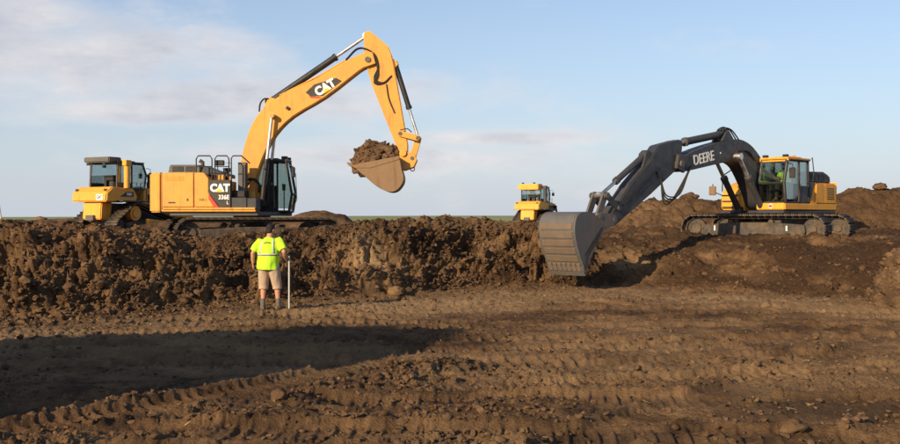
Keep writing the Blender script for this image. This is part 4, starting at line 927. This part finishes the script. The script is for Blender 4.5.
de_shell = [(10.50, -.56), (10.66, -.25), (10.84, .14), (10.93, .50), (10.88, .82), (10.68, .99), (10.3, 1.0), (9.98, .88), (9.70, .62)]
sm_d = bucket(dxr, de_shell, 1.16, 'steel_grey', 'steel_grey', (-0.42, -0.9), 1, 0)
for s in (-1, 1):
    bm = B(); prism(bm, [(10.42, -.55), (10.56, -.5), (10.55, -.1), (9.84, .62), (9.66, .60), (9.68, .50), (10.36, -.16)], s * .59 - .02, s * .59 + .02); fin('side_bar', bm, 'steel_grey', dxr, 0.008)
# wear straps across the back of the bucket
sh = [Vector(p) for p in sm_d]; cum = [0]
for a, b in zip(sh, sh[1:]): cum.append(cum[-1] + (b - a).length)
def on_shell(t):
    i = max(k for k in range(len(cum) - 1) if cum[k] <= t); q = (t - cum[i]) / (cum[i + 1] - cum[i]); d = (sh[i + 1] - sh[i]).normalized(); return sh[i].lerp(sh[i + 1], q), d
for k, t0 in enumerate((0.32, 0.54, 0.76, 0.98, 1.20)):
    bm = B(); po = []
    for j in range(4): p_, d_ = on_shell(t0 + .055 * j); po.append(p_ + Vector((d_.y, -d_.x)) * .022)
    pi = [on_shell(t0 + .055 * j)[0] - Vector((on_shell(t0)[1].y, -on_shell(t0)[1].x)) * .01 for j in range(4)]
    prism(bm, [(v.x, v.y) for v in po + pi[::-1]], -.52, .52); fin('wear_strap', bm, 'rust', dxr, 0.006)
for k in range(7):
    p0_, d0_ = on_shell(.05); p1_, d1_ = on_shell(.27); n_ = Vector((d0_.y, -d0_.x)); y = -.48 + k * .16
    bm = B(); prism(bm, [(v.x, v.y) for v in (p0_ + n_ * .05, p1_ + n_ * .03, p1_ - n_ * .01, p0_ - n_ * .01)], y - .055, y + .055); fin('tooth_adapter', bm, 'rust', dxr, 0.01)
for k in range(4):
    y = .28 - .04 * k
    hose(dxr, [(4.9, y, 2.45), (5.3, y + .06, 2.2 - .05 * k), (5.75 + .1 * k, y + .05, 1.55 - .08 * k), (6.35, y, 1.5 - .05 * k), (6.55, .22, 1.95), (6.75, .21, 2.2)], .02)
for k in range(3):
    hose(dxr, [(2.0, .1 - .1 * k, 3.32), (2.5, .12 - .1 * k, 3.62 + .04 * k), (2.95, .14 - .1 * k, 3.66), (3.2, .14 - .1 * k, 3.45)], .022)
hose(dxr, [(1.35, .29, 2.7), (1.75, .31, 2.95), (2.1, .31, 3.0), (2.5, .29, 2.95)], .03)
rail(dxr, 'oil_line', [(6.6, .21, 2.3), (7.5, .21, 1.75), (8.3, .21, 1.2)], .02, 'black')
# marks on the track frames
lx = math.atan2(-0.62, 0.78) - DR
for x, y, mt, w_ in ((-1.25, -1.235 - .206, 'white_paint', .05), (1.15, -1.235 - .206, 'white_paint', .05), (1.0, 1.235 - .206, 'white_paint', .09)):
    bm = B(); box(bm, x - w_ / 2, x + w_ / 2, y - .006, y, .44, .60); q = fin('marker_plate', bm, mt, dxr); q.rotation_euler.z = lx
bm = B(); prism(bm, [(1.2, .46), (1.42, .46), (1.42, .42), (1.52, .51), (1.42, .60), (1.42, .56), (1.2, .56)], 1.235 - .212, 1.235 - .206); q = fin('arrow_mark', bm, 'decal_yellow', dxr); q.rotation_euler.z = lx

# ------------------------------------------------------------------ bulldozers
def dozer(loc, heading, label, roof_box, letters):
    t = empty('bulldozer', loc, math.atan2(heading[1], heading[0])); tag(t, label, 'bulldozer', 'bulldozers beyond the cut'); Y = 'dozer_yellow'
    for s in (-1, 1):
        y = s * 0.98
        track(t, y, 0.0, [(-1.45, .47, .37), (1.35, .47, .37), (-.62, 1.02, .40)], .62, 40, 1)
        wheel('idler', t, 1.35, y, .47, .29, .16, 'frame_dirty', 0); wheel('idler', t, -1.45, y, .47, .29, .16, 'frame_dirty', 0)
        wheel('sprocket', t, -.62, y, 1.02, .31, .30, Y, 0, .6)
        bm = B(); prism(bm, [(-1.2, .28), (1.1, .28), (1.1, .66), (.4, .75), (-.2, .72), (-1.2, .62)], y - .2, y + .2); fin('track_frame', bm, 'frame_dirty', t, 0.02)
        for k in range(6): wheel('roller', t, -1.0 + k * .4, y, .26, .12, .3, 'frame_dirty', 0)
        bm = B(); prism(bm, [(-.3, .60), (2.1, .42), (2.1, .58), (-.3, .80)], s * 1.42 - .07, s * 1.42 + .07); fin('push_arm', bm, Y, t, 0.02)
        bm = B(); prism(bm, [(-1.5, 1.50), (0.35, 1.50), (0.35, 1.56), (-1.5, 1.56)], s * .55 if s > 0 else -1.28, 1.28 if s > 0 else -.55); fin('fender', bm, 'charcoal', t, 0.01)
    bm = B(); prism(bm, [(-1.55, .45), (1.7, .45), (1.7, 1.4), (-1.3, 1.45), (-1.62, 1.0)], -.45, .45); fin('hull', bm, 'frame_dirty', t, 0.03)
    bm = B(); prism(bm, [(-1.98, .78), (-1.45, .70), (-1.30, 1.49), (-1.92, 1.49)], -.52, .52); fin('rear_case', bm, Y, t, 0.04, 2)
    bm = B(); box(bm, -2.10, -1.96, -.22, .22, .72, .95); fin('drawbar', bm, 'grey', t, 0.02)
    bm = B(); prism(bm, [(-2.12, 1.50), (-0.45, 1.50), (-0.35, 1.72), (-0.55, 2.06), (-1.75, 2.12), (-2.10, 1.86)], -.98, .98); fin('fuel_tank', bm, Y, t, 0.05, 3)
    for s in (-1, 1):
        bm = B(); box(bm, -2.02, -1.96, s * .8 - .07, s * .8 + .07, 1.93, 2.03); fin('tail_light', bm, 'decal_black', t, 0.01)
    cab(t, -1.32, 0.36, -.80, .80, 2.06, 3.12, 'charcoal', 'charcoal' if letters else Y, .25, 'charcoal', 1, .5)
    bm = B(); box(bm, -1.72, -1.0, -.72, .72, 3.14, 3.36) if roof_box == 'grey' else box(bm, -1.80, -1.0, -.80, .80, 2.95, 3.36)
    fin('air_conditioner', bm, 'grey' if roof_box == 'grey' else Y, t, 0.04, 2)
    bm = B(); cyl(bm, (-1.0, -1.0, 2.06), (-1.0, -1.0, 3.10), .12, 16); box(bm, -1.16, -.84, -1.12, -.88, 3.0, 3.24); fin('rops_post', bm, Y if letters else 'charcoal', t, 0.02)
    bm = B(); prism(bm, [(0.42, 1.42), (2.0, 1.42), (2.0, 1.95), (0.42, 2.16)], -.52, .52); fin('engine_hood', bm, Y, t, 0.04, 2)
    for s in (-1, 1):
        bm = B(); box(bm, .7, 1.8, s * .53 - .012, s * .53 + .012, 1.5, 1.85); fin('hood_grille', bm, 'black', t)
    bm = B(); tube(bm, [(1.1, -.2, 2.0), (1.1, -.2, 2.62), (1.0, -.2, 2.70)], .065, 12); fin('exhaust_pipe', bm, 'frame_dirty', t)
    bl_ = sp2([(2.55, .12), (2.36, .4), (2.30, .75), (2.36, 1.1), (2.5, 1.34)], 4); bm = B(); prism(bm, bl_ + [(x - .07, z) for x, z in bl_[::-1]], -1.65, 1.65); fin('blade', bm, Y, t, 0.01)
    for s in (-1, 1): ram(t, 'lift_cylinder', (1.75, 1.75), .6, (2.28, .75), .07, .04, s * .6)
    rail(t, 'mirror_arm', [(0.3, -.82, 2.95), (0.34, -1.02, 2.92), (0.34, -1.02, 2.75)], .014)
    bm = B(); box(bm, .30, .36, -1.12, -.94, 2.52, 2.76); fin('mirror', bm, 'black', t, 0.015)
    rail(t, 'handrail', [(-.3, -.98, 1.55), (-.25, -1.05, 2.3), (.1, -1.05, 2.35), (.12, -1.0, 1.6)], .018)
    for y in (-.45, .45):
        bm = B(); box(bm, -1.74, -1.66, y - .09, y + .09, 3.02 if roof_box == 'grey' else 3.38, 3.12 if roof_box == 'grey' else 3.47); fin('work_light', bm, 'black', t, 0.015)
    if letters:
        bm = B(); box(bm, -2.128, -2.10, -.78, -.42, 1.56, 1.80); fin('name_plate', bm, 'white_paint', t, 0.004)
        o = text_part('logo_letters', 'CAT', .17, 'decal_black', t, (-2.132, -.60, 1.68), (R(90), 0, R(-90)), .04, .9, .003)
        bm = B(); prism(bm, [(-1.35, 1.72), (-1.0, 1.92), (-.62, 1.92), (-.62, 1.72)], -1.002, -.982); fin('name_panel', bm, 'decal_black', t)
        text_part('model_number', 'D6N', .16, 'white_paint', t, (-.86, -1.006, 1.82), (R(90), 0, 0), .03, .9, .003)
    return t
dozer((-13.9, 43.0, 1.12), (0.45, 0.89), 'yellow bulldozer with grey roof unit seen from behind beside the left excavator', 'grey', True)
dozer((6.55, 74.0, 1.05), (0.5, 0.866), 'small distant bulldozer with yellow roof box beyond the big grey bucket', 'yellow', False)

# ------------------------------------------------------------------ people
def hand(bm, wrist, d, palm_n, thumb_side, curl, s=1.0):
    """palm and five fingers; d points to the fingertips, palm_n out of the palm"""
    wrist = Vector(wrist); d = Vector(d).normalized(); pn = Vector(palm_n); pn = (pn - d * pn.dot(d)).normalized(); ac = d.cross(pn) * thumb_side
    m3 = Matrix((ac, d, pn)).transposed()
    ball(bm, wrist + d * .05 * s, (.040 * s, .055 * s, .017 * s), 12, 8, m3)
    for i, L in enumerate((.068, .078, .072, .056)):
        p = wrist + d * .092 * s + ac * (.0285 - .019 * i) * s; dirv = d.copy(); pts = [p - d * .02]; 
        for j, f in enumerate((.45, .32, .23)):
            dirv = Matrix.Rotation(curl * (0.8 + .25 * j), 3, d.cross(pn)) @ dirv if True else dirv
            pts.append(p); p = p + dirv * (L * f * s)
        pts.append(p); tube(bm, pts, [.0095 * s, .0095 * s, .009 * s, .0085 * s, .0065 * s], 8)
    p = wrist + d * .025 * s + ac * .03 * s; t1 = (d * .75 + ac * .7 + pn * .25).normalized(); t2 = (d * .9 + ac * .15 + pn * .5).normalized()
    tube(bm, [p - t1 * .01, p + t1 * .035 * s, p + t1 * .035 * s + t2 * .045 * s], [.014 * s, .012 * s, .008 * s], 8)
def person(root, J, voxel, grip, top_mat, low_mat, detail=True, long_legs=False):
    V = {k: Vector(v) for k, v in J.items()}
    def mid(a, b, t): return V[a].lerp(V[b], t)
    up = (V['neck'] - V['pelvis']).normalized()
    # body: one continuous skin
    bm = B(); hc = V['head']; hd = V['gaze'].normalized(); hs = hd.cross(Vector((0, 0, 1))).normalized(); hu = hs.cross(hd)
    m3 = Matrix((hs, hd, hu)).transposed()
    ball(bm, hc + hu * .02, (.077, .095, .105), 18, 14, m3); ball(bm, hc + hd * .018 - hu * .055, (.058, .068, .062), 14, 10, m3)
    ball(bm, hc + hd * .096 - hu * .015, (.014, .018, .024), 10, 8, m3); ball(bm, hc + hd * .085 - hu * .055, (.026, .012, .010), 10, 8, m3)
    for s in (-1, 1): ball(bm, hc + hs * s * .078 - hu * .005 - hd * .01, (.010, .020, .032), 10, 8, m3)
    tube(bm, [V['chest'] + up * .1, V['neck'], hc - hu * .04], [.085, .062, .058], 14)
    tube(bm, [V['pelvis'] - up * .08, V['pelvis'] + up * .05, mid('pelvis', 'chest', .5), V['chest'], V['chest'] + up * .11], [(.15, .12), (.17, .125), (.165, .12), (.18, .12), (.12, .08)], 18)
    for s, S_ in ((-1, 'l'), (1, 'r')):
        sh_, el, wr = V['shoulder_' + S_], V['elbow_' + S_], V['wrist_' + S_]
        tube(bm, [sh_ - (sh_ - V['chest']) * .35, sh_, sh_.lerp(el, .35), el, el.lerp(wr, .3), wr], [.07, .062, .054, .043, .044, .029], 12)
        hd_ = (wr - el).normalized()
        if S_ == 'r' and grip is not None: hand(bm, wr, grip[0], grip[1], grip[2], 1.05)
        else: hand(bm, wr, hd_ + Vector((0, 0.1, 0)), (-s, 0.2, 0) if not long_legs else (0, 0, -1), 1 if S_ == 'l' else -1, .35)
        hp, kn, an = V['hip_' + S_], V['knee_' + S_], V['ankle_' + S_]
        tube(bm, [hp, hp.lerp(kn, .4), kn, kn.lerp(an, .3), kn.lerp(an, .65), an], [.09, .082, .058, .060, .046, .038], 14)
        ft = V['toe_' + S_] - an; ft.z = 0; ft.normalize(); tube(bm, [an - ft * .03, an + ft * .05 - Vector((0, 0, .04)), an + ft * .13 - Vector((0, 0, .06))], [.04, .04, .03], 10)
    body = remeshed('body', bm, 'skin', root, voxel, 3)
    # eyes
    for s in (-1, 1):
        bm = B(); ball(bm, hc + hd * .083 + hs * s * .031 + hu * .012, .012, 10, 8); fin('eye', bm, 'eye', root, sharp=0)
    # hair
    bm = B(); ball(bm, hc + hu * .035 - hd * .012, (.084, .097, .094), 20, 14, m3); ball(bm, hc - hd * .05 - hu * .02, (.068, .052, .07), 14, 10, m3)
    remeshed('hair', bm, 'hair', root, max(voxel, .008), 3)
    # shirt with short sleeves
    bm = B()
    tube(bm, [V['pelvis'] - up * .13, V['pelvis'] + up * .02, mid('pelvis', 'chest', .5), V['chest'], V['chest'] + up * .11, V['neck'] - up * .02], [(.232, .172), (.232, .172), (.228, .166), (.228, .155), (.178, .112), (.085, .080)], 22)
    for S_ in 'lr':
        sh_, el = V['shoulder_' + S_], V['elbow_' + S_]; e2 = sh_.lerp(el, .80)
        tube(bm, [sh_ - (sh_ - V['chest']) * .45, sh_, sh_.lerp(el, .4), e2], [.095, .082, .084, .088], 14)
    shirt = remeshed('shirt', bm, top_mat, root, max(.012, voxel), 4)
    # folds in the cloth
    for v in shirt.data.vertices:
        n_ = mnoise.noise(v.co * Vector((9, 9, 5)) + Vector((1, 4, 2))) * .018 + mnoise.noise(v.co * Vector((22, 22, 9))) * .004; v.co += v.normal * n_
    bvh = BVHTree.FromObject(shirt, bpy.context.evaluated_depsgraph_get()) if False else BVHTree.FromPolygons([v.co.copy() for v in shirt.data.vertices], [tuple(p.vertices) for p in shirt.data.polygons])
    def strip(name, pts, mat):                   # quads draped on the shirt: pts is a list of (origin, direction) pairs for both edges
        bm = B(); rows = []
        for e0, e1 in pts:
            r_ = []
            for og, dr in (e0, e1):
                hit = bvh.ray_cast(og, dr)
                if hit[0] is None: r_ = None; break
                r_.append(bm.verts.new(hit[0] - dr * .006))
            if r_: rows.append(r_)
        for a, b in zip(rows, rows[1:]): bm.faces.new((a[0], a[1], b[1], b[0]))
        geo = bmesh.ops.extrude_face_region(bm, geom=bm.faces[:]); 
        for g in geo['geom']:
            if isinstance(g, bmesh.types.BMVert): g.co += (V['chest'] - g.co).normalized() * .005
        return fin(name, bm, mat, shirt, sharp=0)
    c0 = mid('pelvis', 'chest', .52)
    ring = []
    for k in range(41):
        a = 2 * math.pi * k / 40; dr = Vector((-math.cos(a), -math.sin(a), 0)); og = c0 - dr * .34
        ring.append(((og - up * .021, dr), (og + up * .021, dr)))
    strip('reflective_band', ring, 'reflective')
    for s in (-1, 1):
        for f in (-1, 1):
            col = []
            for k in range(13):
                z = c0 + up * (.03 + .32 * k / 12); dr = Vector((0, -f, 0)); x = s * (.145 - .035 * k / 12)
                og = z + Vector((x, f * .6, 0)); col.append(((og + Vector((-.019, 0, 0)), dr), (og + Vector((.019, 0, 0)), dr)))
            strip('reflective_strap', col, 'reflective')
    if detail:
        col = []
        for k in range(9):
            x = -.07 + .14 * k / 8; og = V['chest'] + up * (.075 - 2.2 * (x * x)) + Vector((x, -.6, 0)); col.append(((og, Vector((0, 1, 0))), (og + up * .02, Vector((0, 1, 0)))))
        strip('back_print', col, 'decal_black')
    # shorts or trousers
    bm = B()
    tube(bm, [V['pelvis'] - up * .14, V['pelvis'] - up * .02, V['pelvis'] + up * .07], [(.20, .15), (.21, .155), (.205, .15)], 20)
    for S_ in 'lr':
        hp, kn, an = V['hip_' + S_], V['knee_' + S_], V['ankle_' + S_]; end = kn.lerp(an, .95) if long_legs else kn.lerp(an, .20)
        tube(bm, [hp, hp.lerp(kn, .4), kn, end], [.118, .114, .102, .096 if not long_legs else .07], 16)
    sh_o = remeshed('trousers' if long_legs else 'shorts', bm, low_mat, root, max(.012, voxel), 4)
    for v in sh_o.data.vertices: v.co += v.normal * (mnoise.noise(v.co * Vector((14, 14, 6))) * .008)
    for S_ in 'lr':
        an, to = V['ankle_' + S_], V['toe_' + S_]; f = to - an; f.z = 0; f.normalize()
        bm = B(); tube(bm, [an + Vector((0, 0, .09)), an + Vector((0, 0, .0))], [.052, .054], 14)
        z0_ = Vector((0, 0, an.z - (an.z - V['sole'].z) + .035))
        base = Vector((an.x, an.y, V['sole'].z + .045)); tube(bm, [base - f * .085, base - f * .03, base + f * .08, base + f * .17, base + f * .205], [(.038, .04), (.047, .048), (.050, .045), (.047, .038), (.03, .025)], 14); tube(bm, [an + Vector((0, 0, .02)), base], [.054, .056], 14)
        remeshed('boot', bm, 'boot', root, .010, 3)
        bm = B(); tube(bm, [an + Vector((0, 0, .08)), an + Vector((0, 0, .14))], [.046, .049], 14); fin('sock', bm, 'sock', root)
PX, PY = -3.70, 20.45
pz = ground_z(PX, PY)
w1 = empty('person', (PX, PY, pz), R(-6)); tag(w1, 'person in a lime hi-vis shirt and khaki shorts standing with a white rod, back turned', 'person')
J = dict(pelvis=(-.025, 0, .96), chest=(0.0, -.015, 1.30), neck=(0.01, .0, 1.50), head=(0.02, .04, 1.64), gaze=(.35, 1, -.15), sole=(0, 0, 0),
         shoulder_l=(-.205, 0, 1.395), elbow_l=(-.335, -.03, 1.16), wrist_l=(-.355, .05, .95), shoulder_r=(.21, 0, 1.425), elbow_r=(.345, -.10, 1.18), wrist_r=(.335, .03, 1.06),
         hip_l=(-.11, 0, .90), knee_l=(-.125, .03, .50), ankle_l=(-.125, -.02, .10), toe_l=(-.17, .2, .03), hip_r=(.09, 0, .89), knee_r=(.15, .07, .50), ankle_r=(.185, .03, .10), toe_r=(.28, .24, .03))
person(w1, J, .0075, ((0.0, 1, -.05), (1, .0, 0), -1), 'hivis', 'khaki')
rp = Matrix.Rotation(R(-6), 4, 'Z') @ Vector((.382, .135, 0))
rod = empty('survey_rod', (PX + rp.x, PY + rp.y, pz - .03)); tag(rod, 'white rod standing upright in the person\'s right hand', 'rod')
bm = B(); tube(bm, [(0, 0, 0), (0, 0, 1.14)], .018, 12); fin('shaft', bm, 'rod_white', rod)
bm = B(); tube(bm, [(0, 0, 1.14), (0, 0, 1.17)], .024, 12); fin('cap', bm, 'grey', rod)
bm = B(); tube(bm, [(0, 0, -.02), (0, 0, .05)], [.010, .024], 12); fin('foot', bm, 'grey', rod)
mw = Matrix.Translation((10.65, 33.5, 1.10)) @ Matrix.Rotation(DR, 4, 'Z'); op = mw @ Vector((sx_d - .02, yc_d, 1.345))
w2 = empty('person', op, DR - R(90)); tag(w2, 'person in a lime hi-vis shirt seated inside the cab of the right excavator', 'person')
J2 = dict(pelvis=(0, 0.02, .60), chest=(0, .05, .94), neck=(0, .07, 1.10), head=(0, .10, 1.23), gaze=(-.15, 1, -.15), sole=(0, 0, .04),
          shoulder_l=(-.19, .06, 1.03), elbow_l=(-.27, .14, .80), wrist_l=(-.32, .37, .84), shoulder_r=(.19, .06, 1.03), elbow_r=(.27, .14, .80), wrist_r=(.32, .37, .84),
          hip_l=(-.10, .04, .58), knee_l=(-.14, .44, .56), ankle_l=(-.14, .52, .16), toe_l=(-.15, .7, .06), hip_r=(.10, .04, .58), knee_r=(.14, .44, .56), ankle_r=(.14, .52, .16), toe_r=(.15, .7, .06))
person(w2, J2, .010, None, 'hivis', 'seat', False, True)

# ------------------------------------------------------------------ small far things
ft = empty('farm_implement', (-28.7, 63.0, 1.3), R(20)); tag(ft, 'grey metal frame of a far machine at the left edge of the field', 'farm machine')
bm = B(); tube(bm, [(.0, 0, -.2), (.25, 0, 1.55)], .05, 8); tube(bm, [(.5, 0, -.2), (.25, 0, 1.55)], .05, 8); fin('mast', bm, 'reflective', ft)
bm = B(); tube(bm, [(-1.2, 0, .75), (.35, 0, 1.0)], .05, 8); tube(bm, [(-1.2, 0, .2), (.2, 0, .95)], .04, 8); fin('boom_arm', bm, 'reflective', ft)
bm = B(); prism(bm, [(-1.7, -.1), (.1, -.1), (.1, .4), (-.5, .55), (-1.7, .5)], -.5, .5); fin('chassis', bm, 'grey', ft, .04)
for x in (-1.4, -.2): wheel('road_wheel', ft, x, -.55, 0.05, .3, .25, 'rubber', 0)
lump('soil_lump', -41.0, 100.0, .5, 'clod_clay', 'small brown mound far out on the field at the left', 'soil mound', .1, (1.3, 1, .6), z=1.72, amp=.6)
